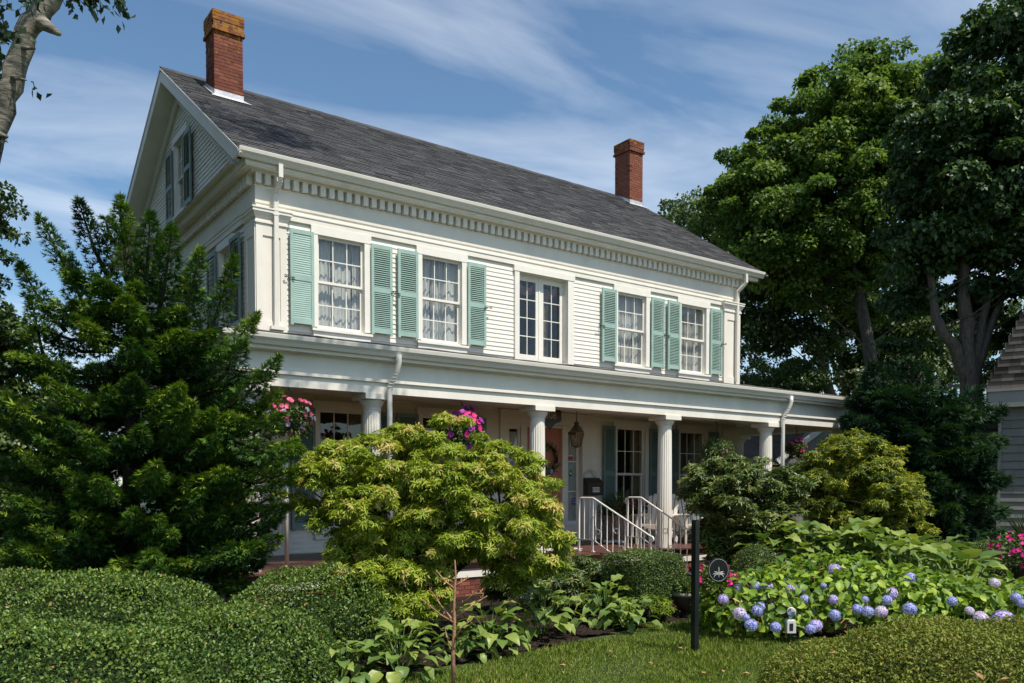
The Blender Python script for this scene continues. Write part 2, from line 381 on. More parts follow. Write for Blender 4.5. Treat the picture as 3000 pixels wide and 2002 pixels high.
class MB:
    def __init__(s): s.v = []; s.f = []; s.t = []
    def add(s, vs, fs, tint=None):
        b = len(s.v); s.v += [tuple(p) for p in vs]
        for f in fs: s.f.append(tuple(b + i for i in f)); s.t.append(0.5 if tint is None else tint)
        return s
    def box(s, x0, x1, y0, y1, z0, z1, tint=None):
        return s.add([(x0,y0,z0),(x1,y0,z0),(x1,y1,z0),(x0,y1,z0),(x0,y0,z1),(x1,y0,z1),(x1,y1,z1),(x0,y1,z1)],
                     [(0,3,2,1),(4,5,6,7),(0,1,5,4),(1,2,6,5),(2,3,7,6),(3,0,4,7)], tint)
    def bar(s, a, b, w, h, up=(0,0,1), tint=None):
        a = Vector(a); b = Vector(b); d = (b - a).normalized(); u = Vector(up)
        r = d.cross(u)
        if r.length < 1e-4: r = d.cross(Vector((0,1,0)))
        r.normalize(); u = r.cross(d)
        vs = []
        for p in (a, b):
            for i, j in ((-1,-1),(1,-1),(1,1),(-1,1)): vs.append(p + r * (i*w/2) + u * (j*h/2))
        return s.add(vs, [(3,2,1,0),(4,5,6,7),(0,1,5,4),(1,2,6,5),(2,3,7,6),(3,0,4,7)], tint)
    def prism(s, poly, axis, a0, a1, tint=None):
        """poly: 2-D points; axis 'x': (y,z), 'y': (x,z), 'z': (x,y)"""
        n = len(poly)
        mk = {'x': lambda p, a: (a, p[0], p[1]), 'y': lambda p, a: (p[0], a, p[1]), 'z': lambda p, a: (p[0], p[1], a)}[axis]
        vs = [mk(p, a0) for p in poly] + [mk(p, a1) for p in poly]
        fs = [tuple(range(n))[::-1], tuple(range(n, 2*n))] + [(i, (i+1) % n, n + (i+1) % n, n + i) for i in range(n)]
        return s.add(vs, fs, tint)
    def tube(s, pts, rad, n=8, cap=True, tint=None):
        pts = [Vector(p) for p in pts]; m = len(pts)
        rads = rad if hasattr(rad, '__len__') else [rad] * m
        rings = []; prev = None
        for i, p in enumerate(pts):
            d = (pts[min(i+1, m-1)] - pts[max(i-1, 0)])
            if d.length < 1e-9: d = Vector((0,0,1))
            d.normalize()
            if prev is None:
                a = d.cross(Vector((0,0,1)))
                if a.length < 0.05: a = d.cross(Vector((1,0,0)))
            else:
                a = prev - d * prev.dot(d)
                if a.length < 1e-6: a = d.cross(Vector((1,0,0)))
            a.normalize(); prev = a; b = d.cross(a)
            rings.append([p + (a * math.cos(2*math.pi*k/n) + b * math.sin(2*math.pi*k/n)) * rads[i] for k in range(n)])
        vs = [q for r in rings for q in r]
        fs = [(i*n+k, i*n+(k+1) % n, (i+1)*n+(k+1) % n, (i+1)*n+k) for i in range(m-1) for k in range(n)]
        if cap: fs += [tuple(range(n))[::-1], tuple(range((m-1)*n, m*n))]
        return s.add(vs, fs, tint)
    def lathe(s, prof, c=(0,0,0), n=24, tint=None, rf=None):
        vs = []
        for r, z in prof:
            for k in range(n):
                a = 2*math.pi*k/n; rr = r if rf is None else rf(r, z, a)
                vs.append((c[0] + rr*math.cos(a), c[1] + rr*math.sin(a), c[2] + z))
        m = len(prof)
        fs = [(i*n+k, i*n+(k+1) % n, (i+1)*n+(k+1) % n, (i+1)*n+k) for i in range(m-1) for k in range(n)]
        fs += [tuple(range(n))[::-1], tuple(range((m-1)*n, m*n))]
        return s.add(vs, fs, tint)
    def sweep(s, path, prof, left=True):
        """closed profile (offset outward, z) along a plan polyline, mitred at the corners"""
        P = [Vector((p[0], p[1])) for p in path]; m = len(P); rings = []
        for i in range(m):
            ns = []
            for a, b in ((i-1, i), (i, i+1)):
                if 0 <= a and b < m:
                    d = (P[b] - P[a]).normalized(); ns.append(Vector((d.y, -d.x)))
            if len(ns) == 2:
                k = ns[0] + ns[1]; k = k / (1 + ns[0].dot(ns[1]))
            else: k = ns[0]
            rings.append([(P[i].x + k.x*o, P[i].y + k.y*o, z) for o, z in prof])
        n = len(prof)
        vs = [q for r in rings for q in r]
        fs = [(i*n+k, (i+1)*n+k, (i+1)*n+(k+1) % n, i*n+(k+1) % n) for i in range(m-1) for k in range(n)]
        fs += [tuple(range(n)), tuple(range((m-1)*n, m*n))[::-1]]
        return s.add(vs, fs)
    def mesh(s, name, mat, smooth=False, bevel=0):
        me = bpy.data.meshes.new(name)
        me.from_pydata(s.v, [], s.f)
        if mat is not None:
            me.materials.append(M[mat] if isinstance(mat, str) else mat)
        a = me.attributes.new('tint', 'FLOAT', 'FACE'); a.data.foreach_set('value', np.array(s.t, dtype=np.float32))
        if smooth: me.polygons.foreach_set('use_smooth', np.ones(len(me.polygons), dtype=bool))
        me.validate(); me.update()
        return me
    def build(s, name, mat, parent=None, smooth=False, kind=None, mw=None, bevel=0):
        o = inst(s.mesh(name, mat, smooth), name, parent, mw, kind)
        if bevel:
            b = o.modifiers.new('bevel', 'BEVEL'); b.width = bevel; b.segments = 1; b.limit_method = 'ANGLE'
        return o

def np_mesh(name, verts, faces, mat, tint=None, smooth=False):
    """verts (n,3), faces (m,k) -> mesh, with a per-face tint"""
    me = bpy.data.meshes.new(name)
    nv, nf, k = len(verts), len(faces), faces.shape[1]
    me.vertices.add(nv); me.vertices.foreach_set('co', np.ascontiguousarray(verts, dtype=np.float32).ravel())
    me.loops.add(nf * k); me.loops.foreach_set('vertex_index', np.ascontiguousarray(faces, dtype=np.int32).ravel())
    me.polygons.add(nf)
    me.polygons.foreach_set('loop_start', np.arange(0, nf * k, k, dtype=np.int32))
    if smooth: me.polygons.foreach_set('use_smooth', np.ones(nf, dtype=bool))
    me.materials.append(M[mat] if isinstance(mat, str) else mat)
    if tint is not None:
        a = me.attributes.new('tint', 'FLOAT', 'FACE'); a.data.foreach_set('value', np.ascontiguousarray(tint, dtype=np.float32))
    me.update(calc_edges=True)
    return me

RIGHT = RT
UPV = RIGHT.cross(view_dir)
def at(u, v, d):
    """a point measured in the photograph (2350 wide), standing d metres ahead -> the place it stands at"""
    r = view_dir * 1904.3 + RIGHT * (u - 1175.0) + UPV * (1189.0 - v)
    k = d / r.dot(FH)
    return EYE + r * k

# ================================================================== SETTING: ground
g = MB(); g.add([(-150,-60,0),(260,-60,0),(260,330,0),(-150,330,0)], [(0,1,2,3)])
tag(g.build('lawn_ground', 'ground'), kind='structure')

def patch(name, mat, outline, z, rough=0.0, step=0.16, kind='structure', parent=None):
    """a bed of earth: grid points inside the outline, gently mounded"""
    xs = [p[0] for p in outline]; ys = [p[1] for p in outline]
    def inside(x, y):
        c = False; n = len(outline)
        for i in range(n):
            (x1, y1), (x2, y2) = outline[i], outline[(i+1) % n]
            if (y1 > y) != (y2 > y) and x < (x2-x1)*(y-y1)/(y2-y1)+x1: c = not c
        return c
    b = MB(); idx = {}
    nx = int((max(xs)-min(xs))/step)+1; ny = int((max(ys)-min(ys))/step)+1
    for i in range(nx+1):
        for j in range(ny+1):
            x, y = min(xs)+i*step, min(ys)+j*step
            if inside(x, y):
                idx[i, j] = len(b.v)
                jx, jy = random.uniform(-.4,.4)*step, random.uniform(-.4,.4)*step
                b.v.append((x+jx, y+jy, z + random.random()*rough))
    for (i, j) in list(idx):
        q = [(i,j),(i+1,j),(i+1,j+1),(i,j+1)]
        if all(k in idx for k in q): b.f.append(tuple(idx[k] for k in q)); b.t.append(0.5)
    return tag(b.build(name, mat, parent, smooth=True), kind=kind), inside
BED = [(1.2,5.2),(2.6,6.5),(3.35,6.78),(4.53,6.88),(5.5,7.0),(6.43,7.15),(7.47,7.41),(8.1,7.34),(8.7,7.4),(8.5,8.2),(9.4,9.2),(10.0,10.3),(10.0,11.2),(0.0,11.2),(0.0,5.4)]
_, in_bed = patch('mulch_bed', 'mulch', BED, 0.012, 0.035)
BED2 = [(8.3,6.75),(8.2,6.0),(9.2,5.2),(11,4.4),(13.0,4.6),(19,8.2),(19.5,11.2),(11.5,11.2),(11.45,9.3),(10.25,8.1),(9.6,7.15)]
_, in_bed2 = patch('flower_bed', 'mulch', BED2, 0.012, 0.035)

# brick path from the steps to the lawn, bricks laid one by one
path = MB(); path.prism([(8.5,8.2),(8.72,7.42),(9.6,7.15),(10.25,8.1),(11.45,9.3),(11.45,10.4),(10.05,10.4),(9.5,9.2)], 'z', 0.016, 0.03)
pth = path.build('brick_path', 'mortar'); tag(pth, kind='structure')
bm_ = []
for k in range(5):
    b = MB(); t = random.random(); b.box(-.098,.098,-.046,.046,0,.022, t); bm_.append(b.mesh('path_brick', 'brick'))
def in_path(x, y):
    P = path.v[:8]; c = False
    for i in range(8):
        (x1,y1,_), (x2,y2,_) = P[i], P[(i+1) % 8]
        if (y1 > y) != (y2 > y) and x < (x2-x1)*(y-y1)/(y2-y1)+x1: c = not c
    return c
nb = 0
for j in range(34):
    for i in range(22):
        x = 7.3 + i*.206 + (j % 2)*.103; y = 7.3 + j*.1
        if in_path(x-.09, y-.04) and in_path(x+.09, y+.04) and nb < 300:
            inst(random.choice(bm_), 'brick', pth, Matrix.Translation((x, y, .031+random.uniform(0,.004))) @ Matrix.Rotation(random.uniform(-.02,.02), 4, 'Z')); nb += 1

# ================================================================== THE HOUSE
HX0, HX1, HY0, HY1 = 4.82, 17.38, 14.04, 23.44      # wall faces
ZF = 0.60                                            # porch floor
house = thing('white_house', (HX0, HY0, 0), 'white clapboard two storey house with teal shutters, dentil cornice and a columned front porch', 'house')
H = house
WT = 0.14
def holes_wall(b, axis, c0, c1, u0, u1, z0, z1, holes):
    us = sorted({u0, u1, *[h[0] for h in holes], *[h[1] for h in holes]})
    zs = sorted({z0, z1, *[h[2] for h in holes], *[h[3] for h in holes]})
    for a, bb in zip(us, us[1:]):
        for c, d in zip(zs, zs[1:]):
            mu, mz = (a+bb)/2, (c+d)/2
            if any(h[0] < mu < h[1] and h[2] < mz < h[3] for h in holes): continue
            if axis == 'x': b.box(a, bb, c0, c1, c, d)
            else: b.box(c0, c1, a, bb, c, d)
UPW = [(5.91,6.81),(8.02,8.92),(13.12,14.02),(15.21,16.11)]
UZ0, UZ1 = 4.62, 6.24
LZ0, LZ1 = 1.02, 3.17
fr_holes = [(a, b, UZ0, UZ1) for a, b in UPW] + [(a, b, LZ0, LZ1) for a, b in UPW] + [(10.33,11.64,4.47,6.27), (10.06,12.06,ZF,3.13)]
b = MB(); holes_wall(b, 'x', 14.06, 14.06+WT, HX0+.02, HX1-.02, 0.05, 7.2, fr_holes)
front = b.build('front_wall', 'white', H)
SW = [(15.30,16.02,4.62,6.20)]
b = MB(); holes_wall(b, 'y', 4.84, 4.84+WT, 14.2, HY1, 0.05, 7.2, SW + [(18.9,19.62,4.62,6.20)])
side = b.build('side_wall', 'white', H)
b = MB(); b.box(HX1-.16, HX1-.02, 14.2, HY1, .05, 7.2); b.prism([(14.2,7.2),(HY1,7.2),(HY1,8.25),(18.74,10.4),(14.2,7.45)], 'x', HX1-.16, HX1-.02); b.build('far_wall', 'white', H)
b = MB(); b.box(HX0+.02, HX1-.02, HY1, HY1+.12, .05, 8.1); b.build('back_wall', 'white', H)
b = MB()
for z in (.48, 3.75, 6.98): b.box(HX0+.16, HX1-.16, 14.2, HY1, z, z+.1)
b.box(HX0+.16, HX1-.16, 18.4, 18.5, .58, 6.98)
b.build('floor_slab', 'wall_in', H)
# gable wall above the cornice, with the attic window opening
RS = 0.657; RZ = 10.62; RY = 18.74                  # front slope, ridge
def roof_z(y): return RZ - RS*(RY-y) if y <= RY else RZ - 0.50*(y-RY)
AW = (18.24, 19.16, 7.68, 9.22)
b = MB()
zt = lambda y: roof_z(y) - .16
for poly in ([(14.2,7.2),(AW[0],7.2),(AW[0],zt(AW[0])),(14.2,zt(14.2))], [(AW[1],7.2),(HY1,7.2),(HY1,zt(HY1)),(AW[1],zt(AW[1]))],
             [(AW[0],7.2),(AW[1],7.2),(AW[1],AW[2]),(AW[0],AW[2])], [(AW[0],AW[3]),(AW[1],AW[3]),(AW[1],zt(AW[1])),(RY,zt(RY)),(AW[0],zt(AW[0]))]):
    b.prism(poly, 'x', 4.84, 4.98)
gable = b.build('gable_wall', 'white', H)

# ---- clapboards, one board at a time
EXP = 0.088
nclap = 0
clap_rest = MB()
def clap(a, bb, z, parent, axis='x', face=14.06):
    """one tapered board from a to bb at height z"""
    global nclap
    prof = [(0.0, 0.0), (-0.024, 0.0), (-0.009, EXP+.012), (0.0, EXP+.012)]
    j = random.uniform(-.0015, .0015)
    if axis == 'x': poly = [(face + o + j, z + q) for o, q in prof]
    else: poly = [(face + o + j, z + q) for o, q in prof]
    m = MB() if nclap < 300 else clap_rest
    if axis == 'x': m.prism(poly, 'x', a, bb)
    else: m.prism([(p[0], p[1]) for p in poly], 'y', a, bb)
    if nclap < 300:
        m.build('clapboard', 'board', parent)
    nclap += 1
up_sec = [(5.34,5.82),(6.92,7.93),(9.02,10.215),(11.82,13.02),(14.12,15.12),(16.21,16.76)]
for a, bb in up_sec:
    z = 4.50
    while z + EXP < 6.41: clap(a, bb, z, front); z += EXP
# gable triangle
z = 7.36
while z < 10.0:
    y0 = RY - (RZ - .16 - z)/RS + .42; y1 = RY + (RZ - .16 - z)/.5 - .42
    if y1 - y0 > .2:
        if AW[2]-.14 < z < AW[3]+.12:
            if AW[0]-.10 > y0: clap(y0, AW[0]-.10, z, gable, 'y', 4.84)
            if AW[1]+.10 < y1: clap(AW[1]+.10, y1, z, gable, 'y', 4.84)
        else: clap(y0, y1, z, gable, 'y', 4.84)
    z += EXP
lo_sec = [(5.34,5.82),(6.90,7.93),(9.02,9.84),(12.35,13.02),(14.12,15.12),(16.21,16.76)]
z = ZF + .02
rows = []
while z + EXP < 3.38: rows.append(z); z += EXP
for a, bb in (lo_sec[3], lo_sec[2], lo_sec[0], lo_sec[1], lo_sec[4], lo_sec[5]):
    for z in rows: clap(a, bb, z, front)
for a, bb in UPW:
    for z in rows:
        if z + EXP < LZ0 - .10: clap(a-.1, bb+.1, z, front)
for a, bb in ((14.53,15.20),(16.12,18.8),(19.72,HY1)):
    z = 4.50
    while z + EXP < 6.41: clap(a, bb, z, side, 'y', 4.84); z += EXP
for z in rows: clap(14.53, HY1, z, side, 'y', 4.84)
clap_rest.build('clapboards', 'board', H, kind='stuff')

# ---- corner pilasters with recessed panels and capitals
def pilaster(x0, x1, front_y, z0, z1, name='pilaster'):
    t = .05
    b = MB()
    b.box(x0, x1, front_y+.02, 14.055, z0, z1)
    w = .115
    b.box(x0, x0+w, front_y, front_y+.018, z0, z1); b.box(x1-w, x1, front_y, front_y+.018, z0, z1)
    b.box(x0+w, x1-w, front_y, front_y+.018, z1-.20, z1); b.box(x0+w, x1-w, front_y, front_y+.018, z0, z0+.2)
    return b.build(name, 'white', H)
pilaster(4.80, 5.335, 13.985, 4.42, 6.25)
pilaster(16.765, 17.385, 13.985, 4.42, 6.25)
pilaster(4.80, 5.335, 13.985, ZF, 3.30)
pilaster(16.765, 17.385, 13.985, ZF, 3.30)
b = MB()                                             # the pilaster's return on the side wall
for z0, z1 in ((4.42,6.25),(ZF,3.3)):
    b.box(4.80, 4.838, 14.056, 14.54, z0, z1)
    b.box(4.782, 4.80, 14.01, 14.11, z0, z1); b.box(4.782, 4.80, 14.43, 14.54, z0, z1); b.box(4.782, 4.80, 14.11, 14.43, z1-.2, z1)
b.build('side_pilaster', 'white', H)
cap_prof = [(0.0,6.25),(.022,6.25),(.022,6.285),(.010,6.29),(.010,6.33),(.03,6.345),(.05,6.385),(.058,6.42),(.075,6.425),(.075,6.47),(.088,6.475),(.088,6.50),(0.0,6.50)]
b = MB(); b.sweep([(4.80,14.54),(4.80,13.985),(5.335,13.985),(5.335,14.06)], cap_prof); b.build('pilaster_capital', 'white', H)
b = MB(); b.sweep([(16.765,14.06),(16.765,13.985),(17.385,13.985),(17.385,14.54)], cap_prof); b.build('pilaster_capital', 'white', H)

# ---- entablature: band, frieze, dentils, cornice (mitred round the corners)
per = [(HX0, HY1), (HX0, HY0), (HX1, HY0), (HX1, HY1)]
b = MB(); b.sweep(per, [(-.02,6.39),(.032,6.39),(.032,6.485),(.045,6.49),(.045,6.512),(-.02,6.512)]); b.build('architrave_band', 'white', H)
b = MB(); b.sweep(per, [(-.02,6.512),(0,6.512),(0,6.585),(.012,6.592),(.016,6.60),(.0165,6.868),(.03,6.874),(.03,6.892),(-.005,6.9),(-.005,7.066),(.11,7.068),(.11,7.10),(-.02,7.10)]); b.build('frieze', 'white', H)
b = MB(); b.sweep(per, [(-.02,7.10),(.235,7.10),(.235,7.118),(.25,7.125),(.25,7.215),(.262,7.22),(.262,7.245),(-.02,7.245)]); b.build('cornice', 'white', H)
dm = MB(); dm.box(-.048,.048,-.105,.0,6.905,7.066); dmesh = dm.mesh('dentil', 'white')
n = int((HX1-HX0+.1)/.1633)
for i in range(n):
    x = HX0 - .030 + .045 + i*(HX1-HX0-.03)/(n-1)
    inst(dmesh, 'dentil', H, Matrix.Translation((x-.015+.015, HY0-.006, 0)))
for i in range(1, 57):
    inst(dmesh, 'dentil', H, Matrix.Translation((HX0-.006, HY0 + .0 + i*.1633, 0)) @ Matrix.Rotation(-math.pi/2, 4, 'Z'))

# ---- roof: deck, shingles laid in courses, ridge, rakes
GX0, GX1 = 4.43, 18.10
EY = 13.70
deck = MB()
deck.prism([(EY+.02,roof_z(EY+.02)-.03),(RY,RZ-.03),(24.3,roof_z(24.3)-.03),(24.3,roof_z(24.3)-.09),(RY,RZ-.10),(EY+.02,roof_z(EY+.02)-.09)], 'x', GX0+.02, GX1-.02)
roof = deck.build('roof', 'roof_far', H)
sl = math.hypot(1, RS); ang = math.atan(RS)
EXPO, SWD = 0.128, 0.31
shm = []
for k in range(14):
    t = min(1, max(0, random.gauss(.5, .24)))
    m = MB(); w = SWD*random.choice((.5,.5,1,1,.75))
    th = random.uniform(.012,.020)
    m.add([(0,-.004,0),(SWD-.006,-.004,0),(SWD-.006,EXPO+.05,.0),(0,EXPO+.05,.0),(0,-.004,th),(SWD-.006,-.004,th),(SWD-.006,EXPO+.05,.004),(0,EXPO+.05,.004)],
          [(4,5,6,7),(0,1,5,4),(1,2,6,5),(3,0,4,7)], t)
    shm.append(m.mesh('shingle', 'shingle'))
rest = MB(); ns = 0
slope_len = (RY-EY)*sl
rows_n = int(slope_len/EXPO)+1
ux, uy = math.cos(ang), math.sin(ang)
for r in range(rows_n):
    off = random.choice((0,.1,.2))*1.0 + (r % 2)*.155
    x = GX0 - off
    s = r*EXPO - .01
    y, z = EY + s*ux, roof_z(EY) + s*uy - .018
    k = 0
    while x < GX1:
        xa, xb = max(x, GX0), min(x+SWD, GX1)
        if xb - xa > .03:
            full = xb - xa > SWD - .001
            if full and xa < 9.1 and r > 4 and r % 2 == 0 and ns < 296:   # the nearest left part of the slope
                mw = Matrix.Translation((x, y, z)) @ Matrix.Rotation(ang, 4, 'X')
                inst(random.choice(shm), 'shingle', roof, mw); ns += 1
            else:
                t = min(1, max(0, random.gauss(.5, .24))); th = random.uniform(.012,.022)
                L2 = EXPO + .05
                p = []
                for (xx, ss, hh) in ((xa+.002,-.004,0),(xb-.004,-.004,0),(xb-.004,L2,0),(xa+.002,L2,0),(xa+.002,-.004,th),(xb-.004,-.004,th),(xb-.004,L2,.004),(xa+.002,L2,.004)):
                    p.append((xx, y + ss*ux - hh*uy, z + ss*uy + hh*ux))
                rest.add(p, [(4,5,6,7),(0,1,5,4),(1,2,6,5),(3,0,4,7)], t)
        x += SWD
rest.build('shingles', 'shingle', roof, kind='stuff')
b = MB()
for i in range(int((GX1-GX0)/.28)+1):
    x = GX0 + i*.28; x2 = min(x+.29, GX1)
    t = random.uniform(.1,.6)
    b.prism([(RY-.15, RZ-.15*RS+.004),(RY, RZ+.018+random.uniform(0,.006)),(RY+.15, RZ-.075+.004),(RY+.15, RZ-.09),(RY-.15, RZ-.15*RS-.01)], 'x', x, x2, t)
b.build('ridge_cap', 'shingle', roof)
b = MB()                                            # drip edge
b.prism([(EY-.01,roof_z(EY)-.035),(EY+.06,roof_z(EY)+.01),(EY+.06,roof_z(EY)-.04)], 'x', GX0, GX1)
b.build('drip_edge', 'iron', roof)
# raking cornice on the left gable: crown, fascia, soffit, raking frieze; right gable plainer
def rake(xa, xb, off_t, off_b, name, mat='white', y0=EY+.0, y1=24.25, zc=None):
    m = MB()
    def strip(ya, yb):
        m.prism([(ya, roof_z(ya)-off_t), (yb, roof_z(yb)-off_t), (yb, roof_z(yb)-off_b), (ya, roof_z(ya)-off_b)], 'x', xa, xb)
    if zc is None: strip(y0, RY)
    else: m.prism([(RY-(RZ-off_t-zc)/RS, zc), (RY, RZ-off_t), (RY, RZ-off_b), (RY-(RZ-off_b-zc)/RS, zc)], 'x', xa, xb)
    strip(RY, y1)
    return m.build(name, mat, H)
rake(4.42, 4.455, .022, .062, 'rake_edge', 'gutter')
rake(4.435, 4.475, .064, .30, 'rake_fascia', zc=7.22)
rake(4.45, 4.50, .115, .15, 'rake_moulding', zc=7.25)
rake(4.475, 4.80, .27, .30, 'rake_soffit', zc=7.25)
rake(4.775, 4.838, .302, .62, 'raking_frieze', zc=7.25)
rake(4.755, 4.775, .60, .64, 'raking_bead', zc=7.25)
rake(18.04, 18.10, .03, .28, 'rake_fascia', zc=7.26)
rake(17.40, 18.04, .25, .28, 'rake_soffit', zc=7.26)
b = MB(); b.prism([(4.46, 7.245),(4.838,7.33),(4.838,7.245)], 'y', 14.3, HY1); b.build('pediment_ledge', 'gutter', H)

# ---- gutters and downspouts
gprof = lambda z, y0: [(.0,z-.0),(.0,z-.145),(.055,z-.145),(.078,z-.10),(.115,z-.06),(.125,z-.012),(.125,z),(.112,z),(.112,z-.012)]
b = MB(); b.sweep([(4.435,13.78),(17.96,13.78)], [(o, z) for o, z in gprof(7.33, 0)]); b.build('gutter', 'gutter', H)
b = MB(); b.box(4.432, 4.436, 13.66, 13.78, 7.19, 7.325); b.build('gutter_end', 'gutter', H)
b = MB(); b.box(17.62, 17.86, 13.81, 13.92, 7.11, 7.24); b.build('eave_return', 'white', H)
def spout(pts, name='downspout', w=.075, d=.06):
    m = MB()
    for p, q in zip(pts, pts[1:]):
        m.bar(p, q, w, d, up=(0,-1,0))
    return m
m = spout([(5.14,13.73,7.20),(5.14,13.73,6.98),(5.13,13.93,6.78),(5.12,13.935,4.49)])
for k in range(5): m.box(5.085,5.185,13.745+k*.035,13.765+k*.035+.02,6.965-k*.035-.05,6.975-k*.035)
o = m.build('downspout', 'gutter', H)
b = MB(); b.box(5.07,5.175,13.895,13.98,6.40,6.42); b.build('spout_strap', 'gutter', o)
b = MB(); b.box(5.02,5.26,13.90,13.985,4.47,4.53); b.build('spout_foot', 'gutter', o)
o = spout([(17.28,13.73,7.20),(17.28,13.73,6.98),(17.20,13.93,6.78),(17.20,13.935,4.49)]).build('downspout', 'gutter', H)

# ---- chimneys of single bricks
def chimney(x0, x1, y0, y1, zb, zt_, cap_h, mat, zflash):
    core = MB(); core.box(x0+.012, x1-.012, y0+.012, y1-.012, zb, zt_-.03)
    core.box(x0-.018, x1+.018, y0-.018, y1+.018, zt_-cap_h+.01, zt_-.05)
    ch = core.build('chimney', 'mortar', H)
    H_C = .0685
    meshes = {}
    def bmesh_(L, D):
        key = (round(L, 3), round(D, 3))
        if key not in meshes:
            meshes[key] = []
            for k in range(4):
                q = MB(); q.box(-L/2+.004, L/2-.004, -D/2, D/2, .004, H_C-.005, min(1, max(0, random.gauss(.5,.25)))); meshes[key].append(q.mesh('brick', mat))
        return random.choice(meshes[key])
    nc = int((zt_-zb)/H_C)
    for c in range(nc):
        z = zt_ - (c+1)*H_C
        top = (c*H_C < cap_h)
        ex = (.030 if c*H_C < cap_h*.55 else .022 if top else 0)
        if c == int(cap_h/H_C): ex = .045
        X0, X1, Y0, Y1 = x0-ex, x1+ex, y0-ex, y1+ex
        LX, LY = X1-X0, Y1-Y0
        nx = 3; L = LX/nx
        for k in range(nx + (c % 2)):
            a = X0 + (k - .5*(c % 2))*L; bb = a + L
            a, bb = max(a, X0), min(bb, X1)
            jit = random.uniform(-.003,.003)
            inst(bmesh_(bb-a, .1), 'brick', ch, Matrix.Translation(((a+bb)/2, Y0+.05+jit, z)))
        ny = 3; L = (LY-.1)/ny
        for k in range(ny + ((c+1) % 2)):
            a = Y0+.1 + (k - .5*((c+1) % 2))*L; bb = a + L
            a, bb = max(a, Y0+.1), min(bb, Y1)
            jit = random.uniform(-.003,.003)
            inst(bmesh_(bb-a, .1), 'brick', ch, Matrix.Translation((X0+.05+jit, (a+bb)/2, z)) @ Matrix.Rotation(math.pi/2, 4, 'Z'))
    # lead flashing dressed up the brick and out over the shingles
    f = MB()
    zf = roof_z(y0)
    f.box(x0-.012, x1+.012, y0-.012, y0-.004, zf-.03, zf+.11)
    f.add([(x0-.10,y0-.13,roof_z(y0-.13)+.016),(x1+.14,y0-.13,roof_z(y0-.13)+.016),(x1+.02,y0-.008,zf+.022),(x0-.02,y0-.008,zf+.022)], [(0,1,2,3)])
    for xa, xb in ((x0-.012,x0-.004),(x1+.004,x1+.012)):
        f.prism([(y0-.012,zf-.02),(y1,roof_z(y1)-.02),(y1,roof_z(y1)+.07),(y0-.012,zf+.11)], 'x', xa, xb)
    f.add([(x0-.012,y0-.02,zf+.016),(x0-.012,y1,roof_z(y1)+.016),(x0-.07,y1,roof_z(y1)+.016),(x0-.07,y0-.02,zf+.016)], [(0,1,2,3)])
    f.build('flashing', 'lead', ch)
    return ch
chimney(5.16, 5.75, 17.43, 18.00, 9.6, 11.47, .36, 'brickL', 0)
chimney(17.46, 18.00, 18.16, 18.80, 10.0, 12.12, .33, 'brickR', 0)

# ---- windows
def curtain_mesh(x0, x1, z0, z1, y, amp=.022, waves=9, ph=0.0, flare=0.0):
    n = waves*10; b = MB(); nz = 8
    for j in range(nz+1):
        z = z1 + (z0-z1)*j/nz
        for i in range(n+1):
            t = i/n
            a = amp*(math.sin(2*math.pi*waves*t+ph+.5*math.sin(3*t+ph)) + .45*math.sin(2*math.pi*waves*.37*t+1.3*ph+.6*j/nz))
            b.v.append((x0+(x1-x0)*t + .01*math.sin(9*t+j*.5), y + a, z))
    for j in range(nz):
        for i in range(n): b.f.append((j*(n+1)+i, (j+1)*(n+1)+i, (j+1)*(n+1)+i+1, j*(n+1)+i+1)); b.t.append(.5)
    return b
def sash(b, x0, x1, z0, z1, y, cols, rows, stile=.045, rail=.045, mun=.018, th=.034, mth=.02):
    b.box(x0, x0+stile, y, y+th, z0, z1); b.box(x1-stile, x1, y, y+th, z0, z1)
    b.box(x0+stile, x1-stile, y, y+th, z0, z0+rail); b.box(x0+stile, x1-stile, y, y+th, z1-rail, z1)
    gx0, gx1, gz0, gz1 = x0+stile, x1-stile, z0+rail, z1-rail
    for i in range(1, cols):
        x = gx0 + (gx1-gx0)*i/cols; b.box(x-mun/2, x+mun/2, y+.005, y+.005+mth, gz0, gz1)
    for j in range(1, rows):
        z = gz0 + (gz1-gz0)*j/rows
        for i in range(cols):
            xa = gx0 + (gx1-gx0)*i/cols + (mun/2 if i else 0); xb = gx0 + (gx1-gx0)*(i+1)/cols - (mun/2 if i < cols-1 else 0)
            b.box(xa, xb, y+.0055, y+.0045+mth, z-mun/2, z+mun/2)
    return [(gx0+(gx1-gx0)*i/cols+mun/2*.8, gx0+(gx1-gx0)*(i+1)/cols-mun/2*.8, gz0+(gz1-gz0)*j/rows+mun/2*.8, gz0+(gz1-gz0)*(j+1)/rows-mun/2*.8) for i in range(cols) for j in range(rows)]
def rot_side(parent_x):
    # local x runs along +y of the side wall reversed so that 'front' faces -x
    return Matrix(((0,1,0,0),(-1,0,0,0),(0,0,1,0),(0,0,0,1)))
